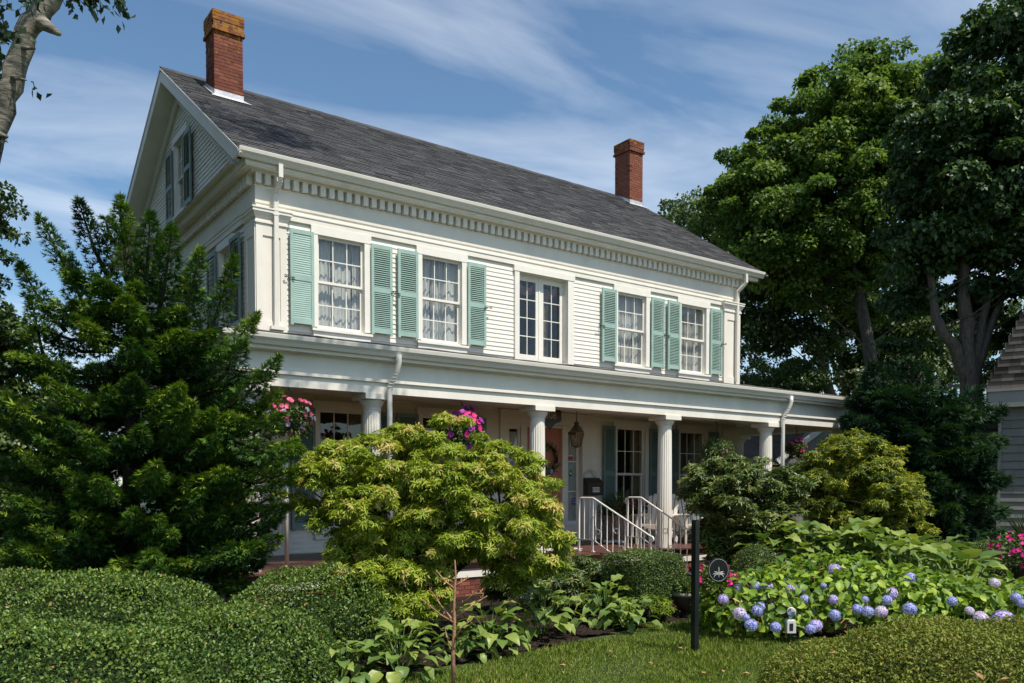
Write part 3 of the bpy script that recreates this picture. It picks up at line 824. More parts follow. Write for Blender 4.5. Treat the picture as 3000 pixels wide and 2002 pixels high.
def window(x0, x1, z0, z1, style, mw=None, yf=14.0, casing=True, header_top=None, rows=2):
    """double-hung sash window in the opening x0..x1, z0..z1 (front plane yf)"""
    par = H
    b = MB()
    ht = header_top or z1+.15
    b.box(x0-.10, x0, yf+.0, yf+.062, z0-.0, z1); b.box(x1, x1+.115, yf, yf+.062, z0, z1)
    b.box(x0-.125, x1+.135, yf-.006, yf+.062, z1, ht)
    b.box(x0-.002, x0+.010, yf+.055, yf+.2, z0, z1-.012); b.box(x1-.010, x1+.002, yf+.055, yf+.2, z0, z1-.012); b.box(x0-.002, x1+.002, yf+.055, yf+.2, z1-.012, z1+.002)
    w = b.build('window', 'sash', par, mw=mw)
    q = MB(); q.prism([(yf-.045,z0-.075),(yf-.045,z0-.03),(yf+.2,z0),(yf+.2,z0-.075)], 'x', x0-.13, x1+.14); q.box(x0-.10, x1+.11, yf-.01, yf+.06, z0-.17, z0-.075)
    q.build('sill', 'sash', w, mw=mw)
    zm = (z0+z1)/2
    panes = []
    s1 = MB(); pn = sash(s1, x0, x1, zm-.02, z1, yf+.075, 3, rows); panes += [(p, yf+.087) for p in pn]; s1.build('sash', 'sash', w, mw=mw)
    s2 = MB(); pn = sash(s2, x0, x1, z0, zm+.02, yf+.113, 3, rows, rail=.05); panes += [(p, yf+.125) for p in pn]; s2.build('sash', 'sash', w, mw=mw)
    for (a, c, d, e), y in panes:
        g_ = MB(); dy = random.uniform(-.0015,.0015)
        g_.add([(a,y+dy,d),(c,y-dy,d),(c,y-dy,e),(a,y+dy,e),(a,y+.004+dy,d),(c,y+.004-dy,d),(c,y+.004-dy,e),(a,y+.004+dy,e)], [(0,1,2,3),(7,6,5,4)])
        g_.build('pane', 'glass', w, mw=mw)
    yc = yf+.235
    if style == 'white':
        ph = random.uniform(0,6)
        f1, f2 = random.uniform(.28,.42), random.uniform(.70,.86)
        curtain_mesh(x0-.02, x0+(x1-x0)*f1, z0-.02, z1+.02, yc, random.uniform(.012,.026), random.choice((3,4,5)), ph).build('curtain', 'curtain', w, True, mw=mw)
        curtain_mesh(x0+(x1-x0)*(f1+random.uniform(.0,.04)), x0+(x1-x0)*f2, z0-.02, z1+.02, yc+.02, random.uniform(.012,.03), random.choice((3,4,6)), ph+1).build('curtain', 'curtain', w, True, mw=mw)
        curtain_mesh(x0+(x1-x0)*(f2-.02), x1+.03, z0-.02, z1+.02, yc-.02, random.uniform(.012,.026), random.choice((2,3)), ph+2).build('curtain', 'curtain', w, True, mw=mw)
    elif style == 'drape':
        curtain_mesh(x0-.02, x0+.12, z0, z1+.02, yc, .02, 2, 1).build('curtain', 'drape', w, True, mw=mw)
        curtain_mesh(x1-.27, x1+.03, z0, z1+.02, yc, .02, 4, 2).build('curtain', 'drape', w, True, mw=mw)
    elif style == 'side':
        curtain_mesh(x0-.02, x0+.35, z0, z1+.02, yc, .02, 4, 1).build('curtain', 'curtain', w, True, mw=mw)
    return w
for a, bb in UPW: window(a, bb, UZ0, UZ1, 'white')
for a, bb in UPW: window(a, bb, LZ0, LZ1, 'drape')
# side windows: build facing -y about the origin, then turn to face -x
def side_mw(x_face, yc): return Matrix.Translation((x_face, yc, 0)) @ Matrix.Rotation(-math.pi/2, 4, 'Z')
window(-.36, .36, 4.62, 6.20, 'side', side_mw(4.78, 15.66), yf=0.0)
window(-.36, .36, 4.62, 6.20, 'side', side_mw(4.78, 19.26), yf=0.0)
window(-.46, .46, AW[2], AW[3], 'side', side_mw(4.78, 18.70), yf=0.0)

# french doors over the porch
b = MB()
x0, x1, z0, z1 = 10.33, 11.64, 4.47, 6.27
b.box(x0-.115, x0, 13.995, 14.062, z0-.05, z1); b.box(x1, x1+.165, 13.995, 14.062, z0-.05, z1); b.box(x0-.14, x1+.19, 13.985, 14.062, z1, 6.388)
b.box(x0-.002, x0+.010, 14.05, 14.205, z0, z1-.012); b.box(x1-.010, x1+.002, 14.05, 14.205, z0, z1-.012); b.box(x0-.002, x1+.002, 14.05, 14.205, z1-.012, z1+.002)
b.box(x0, x1, 14.02, 14.2, z0-.05, z0)
fd = b.build('french_door', 'sash', H)
xm = (x0+x1)/2
for a, c in ((x0, xm-.004), (xm+.004, x1)):
    s1 = MB(); pn = sash(s1, a, c, z0, z1, 14.165, 2, 4, stile=.10, rail=.13, th=.035); s1.build('sash', 'sash', fd)
    for (p, q, d, e) in pn:
        g_ = MB(); g_.add([(p,14.178,d),(q,14.178,d),(q,14.178,e),(p,14.178,e),(p,14.182,d),(q,14.182,d),(q,14.182,e),(p,14.182,e)], [(0,1,2,3),(7,6,5,4)]); g_.build('pane', 'glass', fd)
b = MB(); b.box(xm-.03, xm+.004, 14.152, 14.164, z0+.02, z1-.02); b.build('astragal', 'sash', fd)
b = MB()
for k in range(5):                                   # swagged valance
    pts = [(x0+.1+(x1-x0-.2)*i/16, 14.26+.01*k, 6.20-.045*k - (.20-.02*k)*(1-abs(2*((i/8) % 1)-1)**2)) for i in range(17)]
    b.tube(pts, .028, 6)
b.build('swag', 'swag', fd, True)
curtain_mesh(xm+.05, xm+.35, z0, 6.1, 14.32, .02, 4, 1).build('curtain', 'drape', fd, True)
b = MB(); b.lathe([(.05,0),(.055,.01),(.012,.05),(.012,.3),(.03,.34),(.012,.36),(.012,.46),(.04,.5),(.04,.53),(.0,.54)], (xm+.27,14.27,4.47), 10); b.build('candlestick', 'brass', fd, True)

# ---- shutters: frame, and each louvre of the eight upper front ones a slat of its own
def shutter(x0, x1, z0, z1, mat, nsl, angle, mw=None, singles=True, yf=13.955, mid=.5):
    st, t = .052, .034
    b = MB()
    b.box(x0, x0+st, yf, yf+t, z0, z1); b.box(x1-st, x1, yf, yf+t, z0, z1)
    zm = z0 + (z1-z0)*mid
    for a, c in ((z0+.03, z0+.13), (zm-.05, zm+.05), (z1-.075, z1)):
        b.box(x0+st, x1-st, yf+.003, yf+t-.003, a, c)
    s = b.build('shutter', mat, H, mw=mw)
    rest = MB()
    for za, zb in ((z0+.13, zm-.05), (zm+.05, z1-.075)):
        p = (zb-za)/nsl
        for k in range(nsl):
            zc = za + (k+.5)*p
            ca, sa = math.cos(angle), math.sin(angle)
            hw, hh = .0235, .0038
            poly = [(yf+t/2 + u*sa + v*ca, zc + u*ca - v*sa) for u, v in ((-hw,-hh),(hw,-hh),(hw,hh),(-hw,hh))]
            if singles:
                m = MB(); m.prism(poly, 'x', x0+st, x1-st); m.build('slat', mat, s, mw=mw)
            else: rest.prism(poly, 'x', x0+st, x1-st)
    if not singles: tag(rest.build('slats', mat, s, mw=mw), kind='stuff')
    q = MB()
    for z in (z0+.25, z1-.25): q.box(x0-.012, x0+.0, yf+.02, yf+.05, z-.04, z+.04)
    return s
UPS = [(5.385,5.815),(6.925,7.355),(7.475,7.905),(9.035,9.465),(12.605,13.035),(14.155,14.585),(14.705,15.125),(16.225,16.655)]
for i, (a, c) in enumerate(UPS):
    shutter(a, c, 4.60, 6.25, 'teal', 18, R(12) if i == 0 else R(48), yf=13.95)
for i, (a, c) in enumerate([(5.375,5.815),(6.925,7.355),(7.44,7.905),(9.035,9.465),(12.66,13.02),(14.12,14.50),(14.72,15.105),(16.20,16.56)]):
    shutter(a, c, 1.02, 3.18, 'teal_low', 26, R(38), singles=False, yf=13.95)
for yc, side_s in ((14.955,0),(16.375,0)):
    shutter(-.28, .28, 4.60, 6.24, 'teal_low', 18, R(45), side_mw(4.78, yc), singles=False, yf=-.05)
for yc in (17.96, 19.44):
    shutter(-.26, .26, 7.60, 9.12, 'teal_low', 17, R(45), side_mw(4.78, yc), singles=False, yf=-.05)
# wrought-iron shutter dogs
def dog(xc, zc, flip, y=13.93):
    pts = []
    for i in range(13):                                # two scrolls joined by an S
        a = i/12*math.pi*1.7
        pts.append((-.075 + .022*math.cos(math.pi*.3+a+math.pi)*(1-.3*i/12), .022*math.sin(math.pi*.3+a+math.pi)*(1-.3*i/12)+.012))
    pts = pts[::-1]
    for i in range(13):
        a = i/12*math.pi*1.7
        pts.append((.075 - .022*math.cos(math.pi*.3+a+math.pi)*(1-.3*i/12), -(.022*math.sin(math.pi*.3+a+math.pi)*(1-.3*i/12)+.012)))
    b = MB(); b.tube([(xc + flip*p[0], y, zc + p[1]) for p in pts], .0075, 6)
    b.tube([(xc, y, zc), (xc, 14.04, zc-.01)], .007, 6)
    b.build('shutter_dog', 'iron', H, True)
for x, f in ((5.36,1),(7.415,1),(9.50,-1),(12.57,1),(14.645,1),(16.69,-1)): dog(x, 5.40, f)

# ---- front entrance: frame, sidelights, door
b = MB()
b.box(9.84, 10.06, 13.99, 14.062, ZF, 3.13); b.box(12.06, 12.35, 13.99, 14.062, ZF, 3.13); b.box(9.84, 12.35, 13.98, 14.062, 3.13, 3.40)
b.box(10.44, 10.60, 14.08, 14.20, ZF, 3.13); b.box(11.56, 11.70, 14.08, 14.20, ZF, 3.13)
b.box(10.06, 10.44, 14.10, 14.2, ZF, .98); b.box(11.70, 12.06, 14.10, 14.2, ZF, .98); b.box(10.06, 12.06, 14.10, 14.2, 3.07, 3.13)
b.box(10.6, 11.56, 14.05, 14.2, ZF, ZF+.05)
ent = b.build('entrance_frame', 'white', H)
for a, c in ((10.06,10.44),(11.70,12.06)):
    s1 = MB(); pn = sash(s1, a, c, .98, 3.07, 14.13, 1, 3, stile=.06, rail=.06, mun=.025); s1.build('sidelight', 'sash', ent)
    for (p, q, d, e) in pn:
        g_ = MB(); g_.add([(p,14.142,d),(q,14.142,d),(q,14.142,e),(p,14.142,e),(p,14.146,d),(q,14.146,d),(q,14.146,e),(p,14.146,e)], [(0,1,2,3),(7,6,5,4)]); g_.build('pane', 'glass', ent)
    curtain_mesh(a+.02, c-.02, 1.0, 2.95, 14.19, .012, 6, a).build('curtain', 'curtain', ent, True)
b = MB(); b.box(10.60, 11.56, 14.14, 14.185, ZF+.05, 3.07)
for (a, c, d, e) in ((10.70,11.04,2.1,2.92),(11.12,11.46,2.1,2.92),(10.70,11.04,1.25,2.0),(11.12,11.46,1.25,2.0),(10.70,11.04,.78,1.15),(11.12,11.46,.78,1.15)):
    b.box(a, c, 14.132, 14.141, d, e); b.box(a+.045, c-.045, 14.126, 14.133, d+.045, e-.045)
door = b.build('front_door', 'coral', H)
b = MB(); b.lathe([(.0,0),(.03,.005),(.032,.03),(.02,.045),(.0,.05)], (0,0,0), 12)
b.build('door_knob', 'brass', door, True, mw=Matrix.Translation((10.68,14.14,1.62)) @ Matrix.Rotation(math.pi/2, 4, 'X'))

# ---- porch: floor boards, skirt, brick base, columns, entablature, roof
PX0, PX1, PYF = 3.45, 18.60, 11.14
b = MB(); b.box(PX0, PX1, PYF+.03, 14.05, .45, .572); b.box(PX1-1.2, PX1, 14.05, 19, .45, .572); b.box(PX0, 4.8, 14.05, 19, .45, .572)
pf = b.build('porch_floor', 'floor', H)
y = PYF - .03
fm = MB(); fm.box(PX0-.02, PX1+.02, 0, .132, .573, .60); fmesh = [fm.mesh('floorboard', 'floor')]
while y < 14.0:
    inst(fmesh[0], 'floorboard', pf, Matrix.Translation((0, y, random.uniform(-.002,.002)))); y += .136
pp = [(PX0, 19), (PX0, PYF+.04), (PX1, PYF+.04), (PX1, 19)]
b = MB(); b.sweep(pp, [(-.05,.33),(.0,.33),(.0,.555),(.012,.56),(.012,.572),(-.05,.572)]); b.build('porch_skirt', 'white', H)
core = MB(); core.sweep(pp, [(-.14,-.05),(-.045,-.05),(-.045,.33),(-.14,.33)]); fnd = core.build('porch_foundation', 'mortar', H)
fb = []
for k in range(6):
    q = MB(); q.box(.004, .206, 0, .05, .004, .0625, random.random()); fb.append(q.mesh('brick', 'brick'))
restb = MB(); nb = 0
for c in range(5):
    x = PX0 + .05 - (c % 2)*.105 + .11
    while x < PX1-.25:
        if not (10.2 < x < 11.2):
            if 4.6 < x < 9.9 and nb < 130: inst(random.choice(fb), 'brick', fnd, Matrix.Translation((x, PYF+.068+random.uniform(-.003,.003), c*.067-.005))); nb += 1
            else: restb.box(x+.004, x+.206, PYF+.068, PYF+.12, c*.067, c*.067+.058, random.random())
        x += .21
restb.build('bricks', 'brick', fnd, kind='stuff')

def flute(r, z, a):
    if z < .02 or z > 2.33: return r
    k = abs(math.sin(a*10))
    return r*(1 - .085*math.sqrt(max(0, 1-(1-k)**2)) if k > .12 else 1)
def column(x, y):
    b = MB()
    prof = [(.148,0)] + [(.148 - .016*(t/12)**1.6, .01+2.33*t/12) for t in range(13)] + [(.132,2.345),(.139,2.35),(.139,2.365),(.132,2.37)]
    b.lathe(prof, (x, y, ZF), 120, rf=lambda r, z, a: r*(1-.075*max(0, math.cos(a*20))**.8) if .02 < z < 2.33 else r)
    c = b.build('column', 'white', H)
    q = MB(); q.lathe([(.130,2.37),(.138,2.385),(.172,2.44),(.192,2.475),(.194,2.49),(.18,2.495)], (x, y, ZF), 40)
    q.box(x-.215, x+.215, y-.235, y+.235, 3.095, 3.178); q.build('capital', 'white', c)
    return c
for x in (3.82, 5.70, 8.87, 12.04, 15.19, 18.24): column(x, 11.5)
for y in (14.7, 17.9): column(18.24, y); 
AF = 11.29
ap = [(3.60, 19), (3.60, AF), (18.46, AF), (18.46, 19)]
b = MB(); b.sweep(ap, [(-.42,3.18),(0,3.18),(0,3.318),(-.01,3.32),(-.01,3.345),(.035,3.347),(.035,3.408),(-.004,3.415),(-.004,3.64),(-.42,3.64)]); b.build('porch_architrave', 'white', H)
b = MB(); b.sweep(ap, [(-.1,3.64),(.03,3.64),(.03,3.655),(.15,3.66),(.15,3.745),(-.1,3.745)]); b.build('porch_cornice', 'white', H)
b = MB(); b.sweep([(p[0] - .15*(1 if p[0] < 10 else -1), p[1] - (.15 if p[1] < 12 else 0)) for p in ap], gprof(3.855, 0)); b.build('porch_gutter', 'gutter', H)
b = MB(); b.box(3.9, 18.1, AF+.4, 14.06, 3.41, 3.45); b.box(17.38, 18.1, 14.06, 19, 3.41, 3.45); b.box(3.9, 4.8, 14.06, 19, 3.41, 3.45); b.build('porch_ceiling', 'white', H)
b = MB()
b.add([(3.36,11.05,3.868),(18.70,11.05,3.868),(17.39,14.06,4.43),(4.80,14.06,4.43),(3.36,19,3.868),(4.8,19,4.43),(18.7,19,3.868),(17.39,19,4.43)], [(0,1,2,3),(4,0,3,5),(1,6,7,2)])
b.add([(3.36,11.05,3.85),(18.70,11.05,3.85),(18.70,11.05,3.868),(3.36,11.05,3.868)], [(0,1,2,3)])
pr = b.build('porch_roof', 'roof_far', H)
md = pr.modifiers.new('solid', 'SOLIDIFY'); md.thickness = .03; md.offset = -1
# roll of dark membrane edge along the porch eave, slightly wavy
b = MB(); b.tube([(3.4+15.25*i/60, 11.055, 3.872+.006*math.sin(i*1.7)+.004*math.sin(i*.6)) for i in range(61)], .014, 6); b.build('roof_edging', 'roof_far', pr)
def pspout(x, ztop=3.74):
    m = MB()
    m.tube([(x,11.06,3.75),(x,11.06,3.64),(x-.01,11.10,3.50),(x-.07,11.18,3.35),(x-.085,11.20,3.22),(x-.085,11.20,2.9),(x-.085,11.20,.1)], [.042,.044,.042,.040,.041,.040,.040], 10)
    for k in range(6): m.lathe([(.043,0),(.049,.008),(.043,.016)], (x-.012-.014*k, 11.105+.018*k, 3.49-.045*k), 12)
    return m.build('downspout', 'gutter', H, True)
pspout(5.93); pspout(15.47)
m = MB(); m.tube([(4.40,11.65,2.46),(4.40,11.65,.60)], .030, 10); m.build('porch_pole', 'gutter', H, True)

# brick front steps
b = MB(); b.box(10.08, 11.75, 10.80, 11.12, 0, .36); b.box(10.08, 11.75, 10.46, 10.80, 0, .165)
st = thing('brick_steps', (10.9, 10.8, 0), 'low red brick steps with stone treads below the white railings', 'steps')
b.build('riser', 'mortar', st)
q = MB(); q.box(10.05, 11.78, 10.775, 11.11, .362, .40); q.build('tread', 'concrete', st)
q = MB(); q.box(10.05, 11.78, 10.43, 10.772, .167, .205); q.build('tread', 'concrete', st)
for z0, yy in ((.0,10.455),(.067,10.455),(.2,10.795),(.267,10.795)):
    x = 10.08 - (.1 if z0 in (.067,.267) else 0)
    while x < 11.74:
        a, c = max(10.08, x+.004), min(11.75, x+.206)
        if c-a > .03:
            m = MB(); m.box(a, c, yy-.006, yy+.01, z0+.06*.1, z0+.06, random.random()); m.build('brick', 'brick', st)
        x += .21
for z0, y0, y1 in ((.0,10.46,11.1),(.067,10.46,11.1),(.2,10.8,11.1),(.267,10.8,11.1)):
    y = y0
    while y < y1-.05:
        m = MB(); m.box(10.07, 10.083, y+.004, min(y+.206, y1), z0+.006, z0+.06, random.random()); m.build('brick', 'brick', st); y += .21

# ================================================================== THINGS ON AND AROUND THE PORCH
def rail_tube(b, pts, r=.016): b.tube(pts, r, 8)
def scroll(b, y, z, s, x, r=.008):
    """an S scroll in the y-z plane"""
    pts = []
    for i in range(15):
        a = math.pi*1.9*(1-i/14)
        k = .055*(.45+.55*i/14)*s
        pts.append((x, y + .06*s + k*math.cos(a+2.4) , z + .13*s + k*math.sin(a+2.4)))
    b.tube(pts, r, 6)
    pts2 = [(x, 2*y-p[1], 2*z-p[2]) for p in pts]
    b.tube(pts2, r, 6)
    b.tube([pts[-1], (x, y, z), pts2[-1]], r, 6)
def railing(x, y_top, y_knee, y_low, y_curl, label, low_post_z):
    t = thing('stair_railing', (x, y_top, ZF), label, 'railing', 'white wrought iron stair railings')
    zt, zl = 1.585, .95
    sl_ = (zt-zl)/(y_knee-y_low)
    b = MB()
    top = [(x, y_curl, zt-.02)] + [(x, y_knee + (y_curl-y_knee)*k, zt) for k in (.8,.4,0)] + [(x, y_low, zl)]
    for i in range(9):
        a = -i/8*math.pi*1.5
        top.append((x, y_low - .015 - .05*math.sin(-a)*(1-.3*i/8), zl - .045 + .045*math.cos(a)*(1-.3*i/8)))
    for p, q in zip(top, top[1:]): pass
    b.tube(top, .017, 8)
    curl = []
    for i in range(11):
        a = i/10*math.pi*1.75
        curl.append((x, y_curl + .055*math.sin(a)*(1-.45*i/10), zt - .075 + .055*math.cos(a)*(1-.45*i/10)))
    b.tube(curl, .012, 8)
    b.build('handrail', 'railpaint', t, True)
    b = MB()
    bot = [(x, y_curl-.02, .82), (x, y_knee, .82), (x, y_low-.02, .82-(y_knee-y_low+.02)*sl_)]
    b.tube(bot, .012, 6); b.build('bottom_rail', 'railpaint', t, True)
    zz_ = lambda y: zt if y >= y_knee else zt - (y_knee-y)*sl_
    for y in (y_curl-.02, y_knee+.02):
        b = MB(); b.box(x-.016, x+.016, y-.016, y+.016, ZF, zz_(y)-.01); b.box(x-.045, x+.045, y-.03, y+.03, ZF, ZF+.012); b.build('post', 'railpaint', t)
    b = MB(); b.box(x-.016, x+.016, y_low+.0, y_low+.032, low_post_z, zl); b.build('post', 'railpaint', t)
    ys = []
    y = y_curl - .17
    k = 0
    while y > y_low + .08:
        if abs(y-y_knee-.02) > .05:
            b = MB(); zb = .82 if y > y_knee else .82-(y_knee-y)*sl_
            if k % 4 in (1, 3):
                n = 14; b.tube([(x+.003*math.cos(i*1.6), y+.003*math.sin(i*1.6), zb+(zz_(y)-zb)*i/n) for i in range(n+1)], .0095, 5)
            else: b.box(x-.008, x+.008, y-.008, y+.008, zb, zz_(y)-.01)
            b.build('baluster', 'railpaint', t)
            if k % 4 == 2:
                s_ = MB(); scroll(s_, y, (zb+zz_(y))/2-.05, 1.25, x); s_.build('scroll', 'railpaint', t, True)
        y -= .155; k += 1
    return t
railing(10.07, 11.47, 11.38, 9.92, 11.80, 'white iron stair railing on the left of the steps, with a curled lower end', .0)
railing(11.33, 11.53, 11.42, 10.10, 11.20 + .62, 'white iron stair railing on the right of the steps, beside the fluted column', .0)

def adirondack(loc, rz, label):
    t = thing('adirondack_chair', loc, label, 'chair', 'white slatted chairs on the porch')
    t.rotation_euler = (0, 0, rz); WM[t.name] = Matrix.Translation(loc) @ Matrix.Rotation(rz, 4, 'Z')
    base = WM[t.name]; t.matrix_basis = base
    def add(b, name): b.build(name, 'railpaint', t, mw=base)
    for k in range(7):                                # fan of back slats with rounded tops
        x = -.27 + k*.09; h = .98 + .10*math.cos((k-3)/3*1.3)
        b = MB()
        poly = [(x-.038, .30), (x+.038, .30), (x*1.12+.040, h-.03), (x*1.12+.02, h), (x*1.12-.02, h), (x*1.12-.040, h-.03)]
        b.prism(poly, 'y', 0, .02)
        for i, p in enumerate(b.v): b.v[i] = (p[0], p[1] + .28 + (p[2]-.3)*.42, p[2])
        add(b, 'back_slat')
    for k in range(6):
        b = MB(); b.box(-.28, .28, -.32+k*.105, -.23+k*.105, .40-k*.022, .42-k*.022); add(b, 'seat_slat')
    for s in (-1, 1):
        b = MB(); b.prism([(-.38,.60),(.40,.60),(.42,.62),(-.40,.62)], 'x', s*.36-.07, s*.36+.07); add(b, 'arm')
        b = MB(); b.box(s*.33-.02, s*.33+.02, -.33, -.24, 0, .60); add(b, 'leg')
        b = MB(); b.prism([(-.30,.30),(-.30,.40),(.55,.12),(.55,0),(.45,0)], 'x', s*.30-.012, s*.30+.012); add(b, 'leg')
        b = MB(); b.box(s*.34-.02, s*.34+.02, .36, .40, .25, .60); add(b, 'arm_post')
    b = MB(); b.box(-.33, .33, .42, .45, .52, .60); b.box(-.3,.3,.27,.30,.26,.34); add(b, 'back_brace')
    return t
adirondack((12.70, 12.35, ZF), R(-62), 'white slatted chair beside the planter box, seen behind the right hand railing')
adirondack((13.55, 11.95, ZF), R(-35), 'white slatted chair in the corner behind the third fluted column')

# house number board hung under the porch beam
SX = .13
t = thing('house_number_sign', (9.75, 12.25, 3.0), 'dark hanging board with gilt 608 under the porch roof behind the column', 'sign')
b = MB(); b.prism([(SX+q[0], q[1]) for q in [(9.36,3.03),(9.50,2.98),(9.62,2.86),(9.74,2.98),(9.885,3.03),(9.885,3.22),(9.80,3.28),(9.44,3.28),(9.36,3.22)]], 'y', 12.235, 12.262)
b.build('board', 'iron', t)
b = MB()
for x in (9.59, 9.91): b.tube([(x,12.25,3.28),(x,12.25,3.42)], .006, 6)
b.build('hanger', 'iron', t)
def text(body, size, loc, rot, mat, parent, name='numerals', ext=.002):
    cu = bpy.data.curves.new(name, 'FONT'); cu.body = body; cu.size = size; cu.extrude = ext; cu.align_x = 'CENTER'; cu.align_y = 'CENTER'
    o = bpy.data.objects.new(name, cu); COL.objects.link(o)
    dg = bpy.context.evaluated_depsgraph_get()
    me = bpy.data.meshes.new_from_object(o.evaluated_get(dg)); bpy.data.objects.remove(o)
    me.materials.clear(); me.materials.append(M[mat])
    return inst(me, name, parent, Matrix.Translation(loc) @ rot)
text('608', .19, (9.755, 12.232, 3.125), Matrix.Rotation(math.pi/2, 4, 'X'), 'gold', t)

# hanging lantern
t = thing('hanging_lantern', (11.0, 12.95, 2.72), 'brass lantern hanging on a chain in front of the coral door', 'lantern')
lx, ly = 11.0, 12.95
b = MB()
for k in range(7):
    z = 3.12 + k*.045
    b.tube([(lx+.014*math.cos(a)*(1 if k%2 else .3), ly+.014*math.cos(a)*(.3 if k%2 else 1), z+.03*math.sin(a)+.02) for a in [i*math.pi/4 for i in range(9)]], .005, 5)
b.build('chain', 'brass', t, True)
b = MB(); b.lathe([(.0,3.14),(.02,3.135),(.02,3.11),(.06,3.10),(.062,3.085),(.04,3.075),(.055,3.05),(.13,2.95),(.155,2.915),(.15,2.905),(.0,2.92)], (lx,ly,0), 6); b.build('hood', 'brass', t)
b = MB()
for k in range(6):
    a = k*math.pi/3
    b.tube([(lx+.145*math.cos(a), ly+.145*math.sin(a), 2.91), (lx+.158*math.cos(a), ly+.158*math.sin(a), 2.86), (lx+.095*math.cos(a), ly+.095*math.sin(a), 2.62)], .008, 5)
b.lathe([(.0,2.585),(.03,2.59),(.095,2.615),(.1,2.625),(.0,2.63)], (lx,ly,0), 6)
b.build('cage', 'brass', t)
b = MB(); b.lathe([(.136,2.905),(.15,2.86),(.09,2.63)], (lx,ly,0), 6); b.build('lantern_pane', 'lamp_glass', t)
b = MB(); b.lathe([(.014,2.63),(.014,2.74),(.02,2.745),(.0,2.80)], (lx-.03,ly,0), 8); b.lathe([(.014,2.63),(.014,2.74),(.02,2.745),(.0,2.80)], (lx+.03,ly+.02,0), 8); b.build('candle', 'plastic', t, True)

# mailbox with pierced white crest
t = thing('mailbox', (12.28, 13.98, 1.6), 'dark brown wall mailbox with a white pierced crest and white plate', 'mailbox')
b = MB(); b.prism([(13.985,1.60),(13.985,1.98),(13.93,1.97),(13.80,1.86),(13.80,1.62)], 'x', 12.07, 12.49); b.build('body', 'wicker', t, bevel=.008)
b = MB(); b.prism([(13.955,1.985),(13.94,2.0),(13.775,1.87),(13.775,1.845),(13.79,1.845)], 'x', 12.05, 12.51); b.build('lid', 'wicker', t)
b = MB(); b.box(12.19,12.39,13.792,13.80,1.68,1.79); b.build('plate', 'paper', t)
b = MB()
for i in range(4):
    x = 12.215 + i*.05
    b.tube([(x + .014*math.cos(a), 13.789, 1.735+.03*math.sin(a)) for a in [k*math.pi/5 for k in range(9)]], .004, 5)
b.build('plate_scroll', 'wicker', t)
b = MB()
for i in range(7):
    x = 12.10 + i*.055; h = 2.00 + .11*math.sin((i+.5)/7*math.pi)
    b.tube([(x+.032*math.cos(a), 13.965, h+.04+.04*math.sin(a)) for a in [k*math.pi/5 for k in range(11)]], .0095, 5)
b.tube([(12.07+.38*i/14, 13.965, 1.99+.16*math.sin(i/14*math.pi)) for i in range(15)], .010, 5)
b.build('crest', 'paper', t)

# plaque, stickers, mats
b = MB(); b.box(9.52, 9.80, 13.955, 13.985, 2.40, 2.62); b.box(9.545, 9.775, 13.948, 13.956, 2.425, 2.595)
tag(b.build('wall_plaque', 'iron'), 'small black rectangular plaque on the clapboards left of the entrance', 'plaque')
def sticker(x0, x1, z0, z1, mat, label, oval=False, y=14.1285):
    b = MB()
    if oval: b.prism([((x0+x1)/2+(x1-x0)/2*math.cos(a), (z0+z1)/2+(z1-z0)/2*math.sin(a)) for a in [i*math.pi/10 for i in range(20)]], 'y', y-.002, y)
    else: b.box(x0, x1, y-.002, y, z0, z1)
    return tag(b.build('window_sticker', mat), label, 'sticker', 'stickers on the sidelight')
s = sticker(11.78,11.90,2.40,2.50,'red_print','red sticker with white top band, uppermost on the right sidelight', y=14.14)
b = MB(); b.box(11.78,11.90,14.136,14.1375,2.47,2.50); b.build('print', 'paper', s)
sticker(11.775,11.905,2.20,2.28,'aqua_print','pale aqua sticker under the red one on the sidelight', y=14.14)
s = sticker(11.785,11.90,2.02,2.16,'green_print','dark green sticker below the aqua one on the sidelight', True, y=14.14)
b = MB(); b.box(11.81,11.875,14.136,14.1375,2.08,2.11); b.build('print', 'paper', s)
s = sticker(11.87,12.0,1.40,1.56,'blue_print','blue round sticker with white ring, lowest on the sidelight', True, y=14.125)
b = MB(); b.tube([(11.935+.036*math.cos(a), 14.122, 1.48+.042*math.sin(a)) for a in [i*math.pi/8 for i in range(17)]], .006, 5); b.build('print', 'paper', s)
b = MB(); b.prism([(10.65,13.45),(11.55,13.45),(11.55,13.98),(10.65,13.98)], 'z', ZF+.006, ZF+.022); tag(b.build('door_mat', 'mat'), 'dark doormat at the foot of the coral front door', 'mat')
b = MB(); b.prism([(9.5,12.0),(10.35,12.0),(10.35,12.35),(9.5,12.35)], 'z', ZF+.006, ZF+.02); tag(b.build('porch_rug', 'rag'), 'small pale rug lying on the brown porch floor by the railing', 'rug')

# ---- leaf tools -----------------------------------------------------------------
def unit(a): return a / np.maximum(np.linalg.norm(a, axis=1, keepdims=True), 1e-9)
def rnd(n, rng=RNG): return unit(rng.normal(size=(n, 3)))
def leaves(P, A, N, L, Wd, fold=.18, tint=None, curve=.12):
    """diamond leaves of two triangles folded on the midrib: P base, A axis, N normal"""
    n = len(P)
    A = unit(A); N = unit(N - A * (A*N).sum(1, keepdims=True)); S = np.cross(A, N)
    L = np.broadcast_to(np.asarray(L, float).reshape(-1, 1), (n, 1)); Wd = np.broadcast_to(np.asarray(Wd, float).reshape(-1, 1), (n, 1))
    mid = P + A*L*.45
    v = np.empty((n, 4, 3))
    v[:,0] = P; v[:,1] = mid + S*Wd*.5 + N*Wd*fold; v[:,2] = P + A*L - N*L*curve; v[:,3] = mid - S*Wd*.5 + N*Wd*fold
    f = np.arange(n)[:,None]*4
    tri = np.concatenate([f + [[0,1,2]], f + [[0,2,3]]], axis=1).reshape(-1, 3)
    tt = None if tint is None else np.repeat(tint, 2)
    return v.reshape(-1, 3), tri, tt
